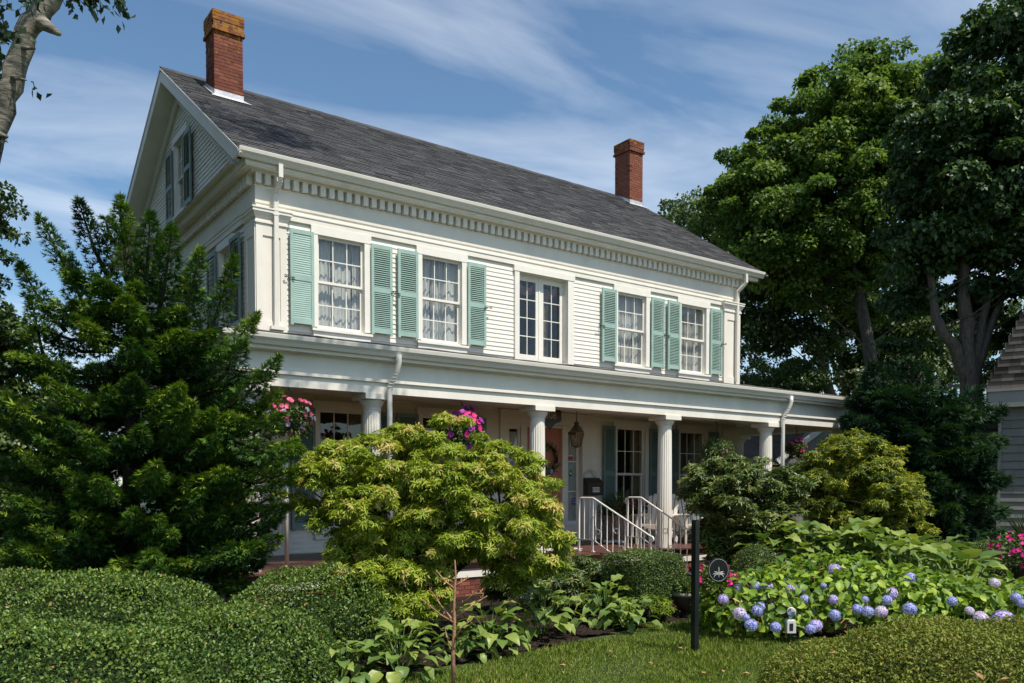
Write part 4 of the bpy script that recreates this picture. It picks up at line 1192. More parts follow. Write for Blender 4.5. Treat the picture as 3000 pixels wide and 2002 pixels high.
class Leafs:
    def __init__(s): s.v = []; s.f = []; s.t = []; s.n = 0
    def add(s, v, f, t):
        s.v.append(v); s.f.append(f + s.n); s.t.append(t); s.n += len(v)
    def build(s, name, mat, parent=None, kind=None):
        me = np_mesh(name, np.concatenate(s.v), np.concatenate(s.f), mat, np.clip(np.concatenate(s.t), 0, 1))
        return inst(me, name, parent, None, kind)
def clumps_on(ells, n, rng, inner=.55, flat=1.0):
    """clump centres through a union of ellipsoids (centre, radii)"""
    vol = np.array([np.prod(e[1])**(2/3) for e in ells]); p = vol/vol.sum()
    k = rng.choice(len(ells), n, p=p)
    d = rnd(n, rng); r = inner + (1.10-inner)*rng.random((n,1))**.7
    C = np.array([e[0] for e in ells])[k]; RR = np.array([e[1] for e in ells])[k]
    return C + d*r*RR
def crown(L, ells, n_clump, n_leaf, cr, leaf, wid, rng, tint_mu=.45, tint_sd=.22, flat=.7, droop=.35, inner=.5, spread=.6, jitter=.35, lo=None):
    """leafy clumps filling a crown; upper faces of each clump catch the light"""
    C = clumps_on(ells, n_clump, rng, inner)
    if lo is not None: C = C[C[:,2] > lo]
    n_clump = len(C)
    crs = cr*(.40+.95*rng.random((n_clump,1))**1.4)
    ct = rng.normal(0, .15, n_clump)
    k = rng.integers(0, n_clump, n_leaf)
    d = rnd(n_leaf, rng); d[:,2] = d[:,2]*.8 + .25; d = unit(d)
    rr = (.35+.65*rng.random((n_leaf,1))**.5)
    P = C[k] + d*rr*crs[k]*np.array([1,1,flat])
    N = unit(d*.5 + np.array([0,0,.65]) + rng.normal(size=(n_leaf,3))*jitter)
    A = unit(d*spread + rng.normal(size=(n_leaf,3))*.5 + np.array([0,0,-droop]))
    s = .7+.6*rng.random(n_leaf)
    v, f, t = leaves(P, A, N, leaf*s, wid*s, .15, tint_mu + ct[k] + rng.normal(0, tint_sd, n_leaf))
    L.add(v, f, t)
    return C
def ell(u, v, d, ru, rv, rd=None):
    """ellipsoid measured in the photo: centre (u,v) at depth d, radii in picture units, depth radius in metres"""
    k = d/1904.0
    return (np.array(at(u, v, d)), np.array([ru*k if rd is None else (ru*k+rd)/2, ru*k if rd is None else (ru*k+rd)/2, rv*k]))
def twig_mesh(segs, name, mat, parent, n=6):
    b = MB()
    for pts, rad in segs: b.tube(pts, rad, n)
    return b.build(name, mat, parent, True)
def wob(p, q, n, amp, rng):
    p = np.array(p, float); q = np.array(q, float)
    out = [p + (q-p)*i/n + (rng.normal(size=3)*amp if 0 < i < n else 0) for i in range(n+1)]
    return [tuple(o) for o in out]
def branches_to(b, trunk_pts, C, r0, rng, maxn=60, spread=.4):
    """limbs from the trunk out to a sample of the leaf clumps"""
    T = np.array(trunk_pts); idx = rng.permutation(len(C))[:maxn]
    for i in idx:
        c = C[i]
        dz = T[:,2] - (c[2] - np.linalg.norm(T[:,:2]-c[:2], axis=1)*.7)
        j = int(np.argmin(np.abs(dz)))
        p = T[j]; m = (p+c)/2 + np.array([0,0,-.06*np.linalg.norm(c-p)]) + rng.normal(size=3)*.1
        ln = np.linalg.norm(c-p)
        b.tube([tuple(p), tuple(p*.55+m*.45+rng.normal(size=3)*.05), tuple(m*.6+c*.4), tuple(c)], [r0*.55, r0*.38, r0*.2, .006], 6)

# ---- wreath on the door
t = thing('door_wreath', (11.13, 14.08, 2.40), 'twig wreath with green leaves and blue flowers on the coral door', 'wreath')
rng = np.random.default_rng(5)
b = MB()
for k in range(9):
    rr = .25 + rng.normal(0,.025); ph = rng.random()*6
    b.tube([(11.13+(rr+.02*math.sin(3*a+ph))*math.cos(a), 14.085-.025*math.cos(2*a+ph)-.02, 2.40+(rr*1.12+.02*math.sin(4*a+ph))*math.sin(a)) for a in [i*math.pi/14 for i in range(29)]], .007, 5)
for k in range(26):
    a = rng.random()*6.28; b.tube([(11.13+.24*math.cos(a), 14.07, 2.40+.27*math.sin(a)), (11.13+.38*math.cos(a+.5), 14.06, 2.40+.40*math.sin(a+.5))], .003, 4)
b.build('twig_ring', 'bark_dark', t, True)
L = Leafs(); n = 260
a = rng.normal(3.4, 1.2, n); r = .24+rng.normal(0,.035,n)
P = np.stack([11.13+r*np.cos(a), 14.03-.03*rng.random(n), 2.40+r*1.12*np.sin(a)], 1)
L.add(*leaves(P, rnd(n,rng)*[1,.4,1], np.array([[0,-1,0]])+rng.normal(size=(n,3))*.4, .075, .05, .15, rng.random(n)))
L.build('wreath_leaves', 'hosta', t)
for (dx_, dz_, mt) in ((-.24,.05,'head_blue'),(-.1,-.12,'head_blue'),(-.2,-.24,'head_pale'),(-.17,.2,'head_pale'),(0.05,-.27,'head_blue')):
    L = Leafs(); n = 60
    d = rnd(n, rng); d[:,1] = -np.abs(d[:,1])
    P = np.array([11.13+dx_,14.02,2.40+dz_]) + d*.055
    for q in range(2): L.add(*leaves(P, np.cross(d, rnd(n,rng)), d, .03, .026, .05, rng.random(n)))
    L.build('wreath_flower', mt, t)

# ---- hanging baskets
def basket(c, rad, ztop, label, flower, n_flower, size=.03, green='box', fmats=None, trail=.25, seed=1):
    rng = np.random.default_rng(seed)
    t = thing('hanging_basket', c, label, 'hanging basket', 'hanging flower baskets along the porch')
    b = MB(); b.lathe([(.02,-.20),(.10,-.18),(.155,-.10),(.17,0),(.16,.005),(.0,.0)], c, 18); b.build('basket', 'moss', t, True)
    b = MB()
    for k in range(3):
        a = k*2.1+.4; b.tube([(c[0]+.165*math.cos(a), c[1]+.165*math.sin(a), c[2]), (c[0],c[1],ztop-.16)], .004, 5)
    b.tube([(c[0],c[1],ztop-.16),(c[0]+.03,c[1],ztop-.13),(c[0]+.03,c[1],ztop-.09),(c[0]-.02,c[1],ztop-.06),(c[0]-.03,c[1],ztop-.02),(c[0],c[1],ztop+.01)], .008, 6)
    b.build('hanger', 'iron', t, True)
    n = 2600
    d = rnd(n, rng); d[:,2] = d[:,2]*.75 + .05
    P = np.array(c) + np.array([0,0,.03]) + d*rad*(.45+.55*rng.random((n,1)))*np.array([1,1,.8])
    P[:,2] -= trail*rng.random(n)**3*(np.linalg.norm(d[:,:2],axis=1))
    L = Leafs(); L.add(*leaves(P, d+rng.normal(size=(n,3))*.6+[0,0,-.2], d+[0,0,.6]+rng.normal(size=(n,3))*.4, .05, .026, .15, rng.normal(.4,.25,n)))
    L.build('foliage', green, t)
    fm = {}
    for q in range(n_flower):
        mt = fmats[rng.integers(len(fmats))]
        if mt not in fm:
            fm[mt] = []
            for _ in range(3):
                LL = Leafs(); m = 6
                a = np.arange(m)*2*math.pi/m
                A = np.stack([np.cos(a), np.sin(a), .35+0*a], 1)
                LL.add(*leaves(np.zeros((m,3)), A, np.tile([0,0,1.], (m,1)), size, size*1.1, .05, rng.random(m)))
                fm[mt].append(np_mesh('flower', np.concatenate(LL.v), np.concatenate(LL.f), mt, np.concatenate(LL.t)))
        dd = rnd(1, rng)[0]; dd[1] = -abs(dd[1])*.8; dd[2] = dd[2]*.7+.2; dd /= np.linalg.norm(dd)
        p = Vector(c) + Vector((0,0,.04)) + Vector(dd)*rad*rng.uniform(.82,1.08)
        qr = Vector((dd[0], dd[1]-.5, dd[2]+.3)).to_track_quat('Z','Y').to_matrix().to_4x4()
        inst(fm[mt][rng.integers(3)], 'flower', t, Matrix.Translation(p) @ qr)
    return t
basket((4.36,11.35,2.74), .31, 3.20, 'hanging basket of pink flowers beside the dark conifer', 'pink', 36, .045, 'rhodo', ['petal_pink','petal_pink','head_pale'], seed=1)
basket((7.40,11.6,2.72), .36, 3.20, 'hanging basket of purple and magenta petunias above the golden shrub', 'purple', 40, .055, 'box', ['petal_purple','petal_purple','petal_magenta'], seed=2)
basket((13.75,11.65,2.56), .38, 3.20, 'bushy green hanging basket with hardly any flowers, between the two right columns', 'green', 3, .035, 'box', ['petal_pink'], seed=3, trail=.4)
basket((16.50,11.65,2.68), .22, 3.20, 'small hanging basket of magenta flowers at the far right of the porch', 'magenta', 26, .045, 'box', ['petal_magenta','petal_pink'], seed=4)

# ---- planter box on the porch
t = thing('planter_box', (12.95, 13.55, ZF), 'terracotta coloured planter box of red geraniums and spiky leaves under the window', 'planter')
b = MB(); b.prism([(12.55,ZF+.0),(13.35,ZF+.0),(13.42,ZF+.52),(12.48,ZF+.52)], 'y', 13.38, 13.74); b.box(12.45,13.45,13.355,13.765,ZF+.50,ZF+.57); b.build('box', 'crate', t)
rng = np.random.default_rng(8)
L = Leafs(); n = 1500
P = np.stack([rng.uniform(12.35,13.55,n), 13.56+rng.normal(0,.14,n), ZF+.56+np.abs(rng.normal(0,.14,n))], 1)
L.add(*leaves(P, rnd(n,rng)+[0,-.2,.3], rnd(n,rng)*.5+[0,-.3,.8], .07, .05, .15, rng.normal(.4,.25,n)))
L.build('foliage', 'box', t)
L = Leafs(); n = 26
A = rnd(n,rng)*.45+[0,0,1]
for k in range(6):
    u = k/6*.62; drop = np.array([0,0,-1.])*(k/6)**2*.2
    L.add(*leaves(np.array([12.85,13.55,ZF+.55]) + unit(A)*u + drop*np.linalg.norm(A[:,:2],axis=1)[:,None], A+drop*2, np.array([0,-1,.2])+0*A, .15, .022, .1, rng.normal(.35,.15,n), 0))
L.build('spiky_leaves', 'rhodo', t)
for k in range(16):
    LL = Leafs(); m = 24; d = rnd(m, rng); p = np.array([rng.uniform(12.5,13.6), 13.45+rng.normal(0,.08), ZF+.72+abs(rng.normal(0,.08))])
    LL.add(*leaves(p+d*.02, d, np.cross(d, rnd(m,rng)), .035, .03, .05, rng.random(m)))
    LL.build('flower', 'petal_pink' if k % 3 else 'petal_magenta', t)
b = MB()
for k in range(14):
    a = k*.9; r = .10+.10*(k % 3)
    b.lathe([(.0,-.03),(.05,-.02),(.06,0),(.04,.03),(.0,.035)], (11.45+.0+r*math.cos(a)+.55, 12.9+r*math.sin(a)*.7, ZF+.035), 9)
tag(b.build('shell_pile', 'rag', None, True), 'little heap of pale shells on the porch floor behind the railing', 'shells')

# ---- sign post with a hanging oval board
px, py = 6.69, 5.94
t = thing('sign_post', (px, py, 0), 'square black sign post standing on the lawn with a round black board at its side', 'sign post')
b = MB(); b.box(px-.031, px+.031, py-.031, py+.031, 0, 1.42); b.prism([(px-.031,py-.031),(px+.031,py-.031),(px+.031,py+.031),(px-.031,py+.031)], 'z', 1.42, 1.425)
b.build('post', 'sign_black', t, bevel=.006)
q = RT; bc = Vector((px,py,0)) + RT*.245
def board_pt(a, r1, r2, off): 
    p = bc + RT*(r1*math.cos(a)) + Vector((0,0,.895 + r2*math.sin(a))) + FH*off
    return p
b = MB(); n = 32
fr = [board_pt(i*2*math.pi/n, .112, .130, -.012) for i in range(n)]; bk = [board_pt(i*2*math.pi/n, .112, .130, .012) for i in range(n)]
b.add(fr+bk, [tuple(range(n))[::-1], tuple(range(n,2*n))] + [(i,(i+1)%n,n+(i+1)%n,n+i) for i in range(n)])
b.build('board', 'sign_black', t)
b = MB(); b.tube([board_pt(i*2*math.pi/n, .100, .117, -.0125) for i in range(n+1)], .0022, 5); b.build('border', 'silver', t)
b = MB()                                             # little plant-like emblem
for s in (-1, 1):
    for (a0, ln, cu) in ((1.05,.052,.9),(.62,.058,1.1),(.18,.060,1.3)):
        pts = []; x, z, a = 0.0, -.045, a0
        for k in range(8):
            pts.append(bc + RT*(s*x) + Vector((0,0,.895+z)) + FH*(-.0135)); x += math.cos(a)*ln/6; z += math.sin(a)*ln/6; a -= cu/5
        b.tube(pts, [.0045,.006,.0065,.0065,.006,.005,.004,.002], 5)
b.tube([bc+Vector((0,0,.895+z))+FH*(-.0135) for z in (-.075,-.05,-.01,.02,.035)], [.003,.008,.006,.005,.002], 5)
b.build('emblem', 'silver', t)
b = MB(); b.bar(Vector((px,py,.985)), bc + Vector((0,0,.985)) + FH*.02, .012, .02); b.build('bracket', 'sign_black', t)

# ---- bowl planter by the steps
t = thing('bowl_planter', (8.45,7.62,0), 'dark footed bowl planter with pale rim, behind the black post', 'planter')
c = (8.45, 7.62, 0.02)
b = MB(); b.lathe([(.11,0),(.11,.02),(.07,.04),(.07,.08),(.13,.11),(.19,.19),(.212,.28),(.215,.30)], c, 32); b.build('bowl', 'pot', t, True)
b = MB(); b.lathe([(.213,.295),(.232,.30),(.235,.335),(.222,.345),(.19,.34),(.18,.30)], c, 32); b.build('rim', 'pot_rim', t, True)
rng = np.random.default_rng(3)
n = 1300; L = Leafs()
d = rnd(n, rng); P = np.array([c[0],c[1],.36]) + d*np.array([.22,.22,.12])*rng.random((n,1))**.4 + [0,0,.06]
L.add(*leaves(P, d+rnd(n,rng)*.6+[0,0,.2], d+[0,0,.6], .055, .028, .15, rng.normal(.6,.25,n))); L.build('foliage', 'box', t)

# ---- dark barrel of pink petunias at the right edge
BC = Vector(at(2365, 1330, 13.6)); BC.z = 0
t = thing('barrel_planter', BC, 'tall dark barrel planter overflowing with hot pink petunias at the right edge', 'planter')
b = MB(); b.lathe([(.22,0),(.26,.02),(.28,.3),(.27,.55),(.26,.57),(.0,.56)], (BC.x,BC.y,0), 26); b.build('barrel', 'pot', t, True)
b = MB()
for z in (.1,.45): b.lathe([(.272,0),(.288,.005),(.290,.035),(.27,.04)], (BC.x,BC.y,z), 26)
b.build('hoop', 'iron', t)
n = 2600; L = Leafs(); d = rnd(n,rng)
P = np.array([BC.x,BC.y,.68]) + d*np.array([.62,.62,.34])*rng.random((n,1))**.4 + [0,0,.05]
L.add(*leaves(P, d+rnd(n,rng)*.6, d+[0,0,.5], .06, .035, .15, rng.normal(.45,.25,n))); L.build('foliage', 'box', t)
n = 30; L = Leafs(); A = rnd(n,rng)*.5+[0,0,1]
L.add(*leaves(np.tile([BC.x,BC.y,.7],(n,1)), A, rnd(n,rng), .75, .012, .1, rng.normal(.5,.2,n))); L.build('spiky_leaves', 'box', t)
pm = []
for k in range(3):
    LL = Leafs(); m = 6; a = np.arange(m)*2*math.pi/m
    LL.add(*leaves(np.zeros((m,3)), np.stack([np.cos(a),np.sin(a),.35+0*a],1), np.tile([0,0,1.],(m,1)), .05, .056, .05, rng.random(m))); pm.append(np_mesh('flower', np.concatenate(LL.v), np.concatenate(LL.f), 'petal_magenta', np.concatenate(LL.t)))
for k in range(130):
    dd = rnd(1,rng)[0]; dd = dd - np.array(FH)*.4 + np.array([0,0,.25]); dd /= np.linalg.norm(dd)
    p = Vector((BC.x+dd[0]*.64, BC.y+dd[1]*.64, .72+dd[2]*.36))
    inst(pm[k % 3], 'flower', t, Matrix.Translation(p) @ Vector((dd[0],dd[1],dd[2]+.3)).to_track_quat('Z','Y').to_matrix().to_4x4())

# ---- garden floodlight: white box on a stake with a clear round lens on top
gx, gy = at(1812, 1480, 9.3).x, at(1812, 1480, 9.3).y
t = thing('garden_light', (gx, gy, 0), 'white plastic garden light with a clear round lamp, in front of the hydrangea', 'garden light')
rotz = Matrix.Rotation(AZ - math.pi/2, 4, 'Z'); mwg = Matrix.Translation((gx, gy, 0)) @ rotz
b = MB(); b.tube([(0,0,0),(0,0,.14)], .022, 8); b.build('stake', 'iron', t, mw=mwg)
b = MB(); b.prism([(-.052,.13),(.052,.13),(.052,.26),(.04,.285),(-.04,.285),(-.052,.26)], 'y', -.06, .05); b.build('housing', 'plastic', t, mw=mwg, bevel=.006)
b = MB(); b.box(-.022,.018,-.064,-.0605,.165,.245); b.build('slot', 'iron', t, mw=mwg)
b = MB(); b.tube([(0,0,.28),(0,0,.32)], .016, 8); b.tube([(0,.02,.365),(0,-.05,.375)], [.03,.052], 18); b.build('lamp_head', 'plastic', t, True, mw=mwg)
b = MB(); b.tube([(0,-.0505,.375),(0,-.058,.376)], [.048,.03], 18); b.build('lens', 'lens', t, True, mw=mwg)

# ================================================================== GARDEN PLANTS
# ---- clipped holly hedge, bottom left: a long mounded mass with small glossy leaves
def mound_points(prims, n, rng, zmin=.02):
    """points and normals on the outside of a union of superellipsoids (cx,cy,cz,rx,ry,rz,rot,power)"""
    out_p, out_n = [], []
    areas = np.array([(p[3]*p[4] + p[3]*p[5] + p[4]*p[5]) for p in prims]); areas = areas/areas.sum()
    for k, p in enumerate(prims):
        m = int(n*areas[k]*1.5); d = rnd(m, rng)
        e = p[7]
        q = np.abs(d)**e; r = (q.sum(1))**(-1/e)
        s = d*r[:,None]
        nn = np.sign(s)*np.abs(s)**(e-1)/np.array(p[3:6])
        P = s*np.array(p[3:6])
        c, sn = math.cos(p[6]), math.sin(p[6]); Rm = np.array([[c,-sn,0],[sn,c,0],[0,0,1]])
        P = P@Rm.T + np.array(p[:3]); nn = unit(nn@Rm.T)
        ok = P[:,2] > zmin
        for j, o in enumerate(prims):
            if j == k: continue
            c2, s2 = math.cos(-o[6]), math.sin(-o[6]); R2 = np.array([[c2,-s2,0],[s2,c2,0],[0,0,1]])
            l = (P-np.array(o[:3]))@R2.T/np.array(o[3:6])
            ok &= (np.abs(l)**o[7]).sum(1) > .97
        out_p.append(P[ok]); out_n.append(nn[ok])
    return np.concatenate(out_p), np.concatenate(out_n)
def clipped(name, label, cat, prims, n, leaf, wid, mat, seed, depth=.10, bump=.05, bs=4.0, tint_mu=.5, tint_sd=.25, core_mat='core', group=None, lift=.6):
    rng = np.random.default_rng(seed)
    c = np.mean([p[:2] for p in prims], 0)
    t = thing(name, (c[0], c[1], 0), label, cat, group)
    P, N = mound_points(prims, n, rng)
    w = (np.sin(P[:,0]*bs+1.3*np.sin(P[:,2]*bs))*np.sin(P[:,1]*bs*1.1+2)+.6*np.sin(P[:,0]*bs*2.3+P[:,2]*5)*np.sin(P[:,1]*bs*2.1+P[:,2]*3))
    P = P + N*(w[:,None]*bump) - N*((depth+.03)*rng.random((len(P),1))**1.5)
    m = len(P)
    A = unit(N*lift + rng.normal(size=(m,3))*.7 + [0,0,.1]); NN = unit(N*.7 + [0,0,.35] + rng.normal(size=(m,3))*.5)
    s = .7+.6*rng.random(m)
    L = Leafs(); L.add(*leaves(P, A, NN, leaf*s, wid*s, .2, np.where(rng.random(m) > .994, 1, np.clip(tint_mu + .10*w + rng.normal(0, tint_sd, m), 0, .93))))
    ns_ = min(420, len(P)//320); j = rng.integers(0, len(P), ns_)
    for q in range(6):
        up_ = unit(N[j]*.6+[0,0,.7]+rng.normal(size=(ns_,3))*.35) if q == 0 else up_
        ln = .02 + rng.random((ns_,1))*.075 if q == 0 else ln
        L.add(*leaves(P[j]+up_*ln*(q/5), up_*.5+rng.normal(size=(ns_,3))*.7, N[j]+rng.normal(size=(ns_,3))*.5, leaf*1.05, wid, .2, np.clip(rng.normal(tint_mu+.2,.15,ns_),0,.93)))
    L.build('foliage', mat, t)
    b = MB()
    for i in rng.integers(0, len(P), ns_//4):
        b.tube([tuple(P[i]-N[i]*.05), tuple(P[i]+N[i]*.02+rng.normal(size=3)*.03+[0,0,.03])], [.003,.0015], 4)
    tag(b.build('dead_twigs', 'bark_tan', t), kind='stuff')
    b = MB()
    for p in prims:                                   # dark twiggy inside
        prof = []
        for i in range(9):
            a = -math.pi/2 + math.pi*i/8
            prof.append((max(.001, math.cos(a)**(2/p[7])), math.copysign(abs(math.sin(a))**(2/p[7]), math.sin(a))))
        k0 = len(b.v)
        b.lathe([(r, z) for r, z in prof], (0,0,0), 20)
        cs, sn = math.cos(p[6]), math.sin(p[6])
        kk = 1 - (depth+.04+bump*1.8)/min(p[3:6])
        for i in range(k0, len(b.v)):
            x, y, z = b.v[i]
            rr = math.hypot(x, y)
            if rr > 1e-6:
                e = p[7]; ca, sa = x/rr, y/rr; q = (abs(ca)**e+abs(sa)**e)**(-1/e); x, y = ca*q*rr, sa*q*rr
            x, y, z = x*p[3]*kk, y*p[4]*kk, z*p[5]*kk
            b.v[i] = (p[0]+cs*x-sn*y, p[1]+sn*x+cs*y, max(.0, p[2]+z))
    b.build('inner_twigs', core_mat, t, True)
    return t
hp = lambda u, v, d: at(u, v, d)
a1 = at(150, 1400, 7.6); a2 = at(470, 1450, 7.7); a3 = at(720, 1420, 8.5); a4 = at(60, 1500, 6.0); a5 = at(380,1520,6.6); a6 = at(600,1520,7.3)
tr_ = AZ - math.pi/2
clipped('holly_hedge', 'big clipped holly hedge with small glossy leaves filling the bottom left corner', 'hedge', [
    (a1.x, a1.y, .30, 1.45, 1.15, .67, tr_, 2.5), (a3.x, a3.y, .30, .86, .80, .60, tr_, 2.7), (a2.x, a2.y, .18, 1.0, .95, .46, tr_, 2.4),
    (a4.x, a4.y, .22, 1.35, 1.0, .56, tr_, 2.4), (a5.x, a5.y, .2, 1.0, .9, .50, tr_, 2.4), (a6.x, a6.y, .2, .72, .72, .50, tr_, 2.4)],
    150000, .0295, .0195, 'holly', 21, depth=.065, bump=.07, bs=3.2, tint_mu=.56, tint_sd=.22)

# ---- clipped yew mound, bottom right
m1 = at(2200, 1560, 6.0); m2 = at(1960, 1580, 6.1); m3 = at(2420,1560,6.0)
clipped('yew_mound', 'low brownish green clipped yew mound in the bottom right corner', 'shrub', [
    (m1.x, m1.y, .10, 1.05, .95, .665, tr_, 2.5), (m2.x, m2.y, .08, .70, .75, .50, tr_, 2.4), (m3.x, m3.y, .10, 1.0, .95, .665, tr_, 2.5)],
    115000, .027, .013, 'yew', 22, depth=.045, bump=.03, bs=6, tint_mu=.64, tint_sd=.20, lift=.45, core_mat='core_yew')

# ---- clipped box block by the steps and its small neighbours
c1 = at(1476, 1345, 11.3)
clipped('box_hedge', 'square clipped box hedge standing left of the brick steps', 'hedge', [(c1.x, c1.y, .40, .45, .42, .49, .0, 9)], 30000, .024, .014, 'box', 23, depth=.05, bump=.015, tint_mu=.55)
c1 = at(1730, 1300, 13.4)
clipped('box_bush', 'small rounded box bush right of the hanging black board', 'shrub', [(c1.x, c1.y, .35, .33, .33, .48, 0, 2.5)], 9000, .024, .014, 'box', 24, depth=.06, tint_mu=.5)
c1 = at(2080, 1280, 15.2)
clipped('low_hedge', 'low green box hedge running behind the hostas toward the pink petunias', 'hedge', [(c1.x+.9, c1.y-.7, .35, 2.3, .5, .42, R(-36), 2.8)], 26000, .032, .02, 'box', 25, depth=.08, bump=.05, tint_mu=.5)

# ---- whorled shrubs (pieris, rhododendron)
def whorl_shrub(name, label, cat, ells, n_whorl, per, leaf, wid, mat, seed, trunk, tint_mu=.5, tint_sd=.18, clr=.22, n_clump=120, upright=.7, top_gold=.25, inner=.72, flat=.55, twigs=26, lo=.12, droop=.15):
    rng = np.random.default_rng(seed)
    base = trunk[0][0][0]
    t = thing(name, (base[0], base[1], 0), label, cat)
    C = clumps_on(ells, n_clump, rng, inner); C = C[C[:,2] > lo]
    k = rng.integers(0, len(C), n_whorl); crs = clr*(.65+.7*rng.random(len(C))); ct = rng.normal(0, .11, len(C))
    d = rnd(n_whorl, rng); d[:,2] = d[:,2]*.75+.3; d = unit(d)
    q = rng.random((n_whorl,1))**.35
    P = C[k] + d*crs[k][:,None]*np.array([1,1,flat])*q
    ax = unit(d*.6 + np.array([0,0,upright]) + rng.normal(size=(n_whorl,3))*.25)
    ref = unit(np.cross(ax, rnd(n_whorl, rng))); ref2 = np.cross(ax, ref)
    L = Leafs()
    tw = tint_mu + ct[k] + rng.normal(0, tint_sd, n_whorl) + top_gold*np.clip(q[:,0]-.8,0,1)*2
    for i in range(per):
        a = 2*math.pi*i/per + rng.normal(0, .15, n_whorl)
        rad = ref*np.cos(a)[:,None] + ref2*np.sin(a)[:,None]
        up_ = .25 + rng.normal(0, .3, n_whorl)[:,None]
        A = rad + ax*up_ + [0,0,-droop]
        s = .7+.5*rng.random(n_whorl)
        L.add(*leaves(P + ax*.01*rng.normal(size=(n_whorl,1)), A, ax + rng.normal(size=(n_whorl,3))*.15, leaf*s, wid*s, .16, tw + rng.normal(0, .07, n_whorl), .22))
    L.build('foliage', mat, t)
    b = MB()
    for pts, rad in trunk: b.tube(pts, rad, 8)
    tips = np.array([p for pts, r in trunk for p in pts[1:]])
    for i in rng.permutation(len(C))[:twigs]:
        c = C[i]; j = np.argmin(np.linalg.norm(tips-c, axis=1)); p = tips[j]
        m = (p+c)/2+rng.normal(size=3)*.06
        b.tube([tuple(p), tuple(m), tuple(c)], [.014,.010,.004], 5)
    b.build('stem', 'bark_dark', t, True)
    return t
PD = 9.6
def T(*uvd): return [tuple(at(*q)) for q in uvd]
whorl_shrub('pieris_shrub', 'large yellow green pieris shrub with forked dark trunk in front of the porch', 'shrub', [
    ell(830,1085,PD-.1,118,66), ell(900,1050,PD,90,62), ell(1010,1040,PD+.1,100,60), ell(1045,1005,PD,52,48), ell(1130,1080,PD,95,60), ell(1180,1105,PD-.1,72,54), ell(1245,1160,PD-.1,60,48),
    ell(905,1120,PD-.1,80,40), ell(920,1190,PD-.4,100,40), ell(950,1230,PD-.3,120,46), ell(850,1240,PD-.3,70,40), ell(1010,1260,PD-.5,60,26), ell(760,1140,PD-.2,85,52), ell(900,1160,PD-.5,140,82), ell(1060,1140,PD-.6,130,80), ell(1150,1190,PD-.5,120,72), ell(1250,1245,PD-.2,62,62), ell(1200,1260,PD-.2,80,60), ell(800,1200,PD-.2,80,50),
    ell(860,1300,PD-.8,105,58), ell(870,1340,PD-.85,100,50), ell(960,1345,PD-.8,72,56), ell(920,1385,PD-.8,80,42), ell(810,1290,PD-.8,56,34), ell(1030,1235,PD-.6,110,42), ell(1180,1315,PD-.1,64,50)],
    19000, 8, .070, .019, 'pieris', 31,
    [(T((905,1420,PD),(965,1375,PD),(1010,1335,PD),(1045,1310,PD)), [.075,.07,.06,.05]),
     (T((1020,1325,PD),(1040,1280,PD),(1062,1245,PD),(1090,1190,PD+.1)), [.045,.04,.035,.02]),
     (T((1040,1312,PD),(1085,1275,PD-.1),(1105,1250,PD-.1),(1150,1200,PD-.1)), [.05,.042,.035,.02]),
     (T((1085,1275,PD),(1130,1250,PD),(1190,1200,PD)), [.03,.025,.015]),
     (T((1010,1335,PD),(960,1290,PD-.1),(900,1230,PD-.2),(850,1150,PD)), [.045,.035,.025,.015]),
     (T((965,1375,PD),(900,1345,PD-.4),(860,1310,PD-.6)), [.04,.03,.015])], clr=.135, n_clump=560, tint_mu=.68, twigs=70, tint_sd=.15)
RD = 15.8
whorl_shrub('golden_shrub', 'rounded gold tipped pieris shrub behind the hostas on the right', 'shrub', [
    ell(1955,1070,RD,100,62), ell(1960,1030,RD,55,34), ell(1890,1110,RD,60,52), ell(2030,1110,RD,70,52), ell(1960,1140,RD-.4,130,62), ell(2060,1160,RD,52,48), ell(1930,1180,RD-.2,85,40),
    ell(2010,1210,RD-.3,90,42), ell(2065,1220,RD-.2,56,36), ell(1960,1215,RD-.3,56,26)],
    9000, 8, .082, .023, 'pieris_gold', 32, [(T((1965,1330,RD),(1965,1200,RD),(1950,1120,RD)), [.06,.05,.03]), (T((1965,1230,RD),(2020,1160,RD)), [.04,.02]), (T((1965,1240,RD),(1900,1150,RD)), [.04,.02])], clr=.21, n_clump=280, tint_mu=.58, upright=1.0)
QD = 14.8
whorl_shrub('rhododendron', 'tall olive green rhododendron in front of the right hand column', 'shrub', [
    ell(1650,1110,QD,80,50), ell(1740,1100,QD,85,40), ell(1690,1080,QD,52,34), ell(1625,1135,QD,44,36), ell(1780,1120,QD,52,36), ell(1700,1160,QD-.2,110,52), ell(1770,1190,QD,58,48), ell(1680,1200,QD,62,50), ell(1720,1220,QD-.2,66,40), ell(1790,1235,QD,60,30), ell(1740,1260,QD-.1,80,30)],
    4600, 8, .105, .032, 'rhodo', 33, [(T((1690,1340,QD),(1690,1200,QD),(1670,1130,QD)), [.05,.04,.02]), (T((1690,1260,QD),(1740,1140,QD)), [.04,.02])], clr=.185, n_clump=230, tint_mu=.64, upright=1.1, droop=.0)
whorl_shrub('dark_shrub', 'low dark leafed shrub in the shade left of the box hedge', 'shrub', [
    ell(1390,1330,11.9,40,40), ell(1310,1320,11.9,60,36), ell(1200,1370,11.6,72,42), ell(1170,1340,11.5,55,30), ell(1280,1350,11.8,62,40), ell(1350,1350,11.8,56,40), ell(1310,1385,11.6,72,26), ell(1360,1320,11.9,46,24)],
    2400, 8, .085, .022, 'rhodo', 34, [(T((1260,1410,11.7),(1250,1380,11.7),(1210,1350,11.7)), [.03,.025,.015])], clr=.15, n_clump=100, tint_mu=.50, upright=.9)
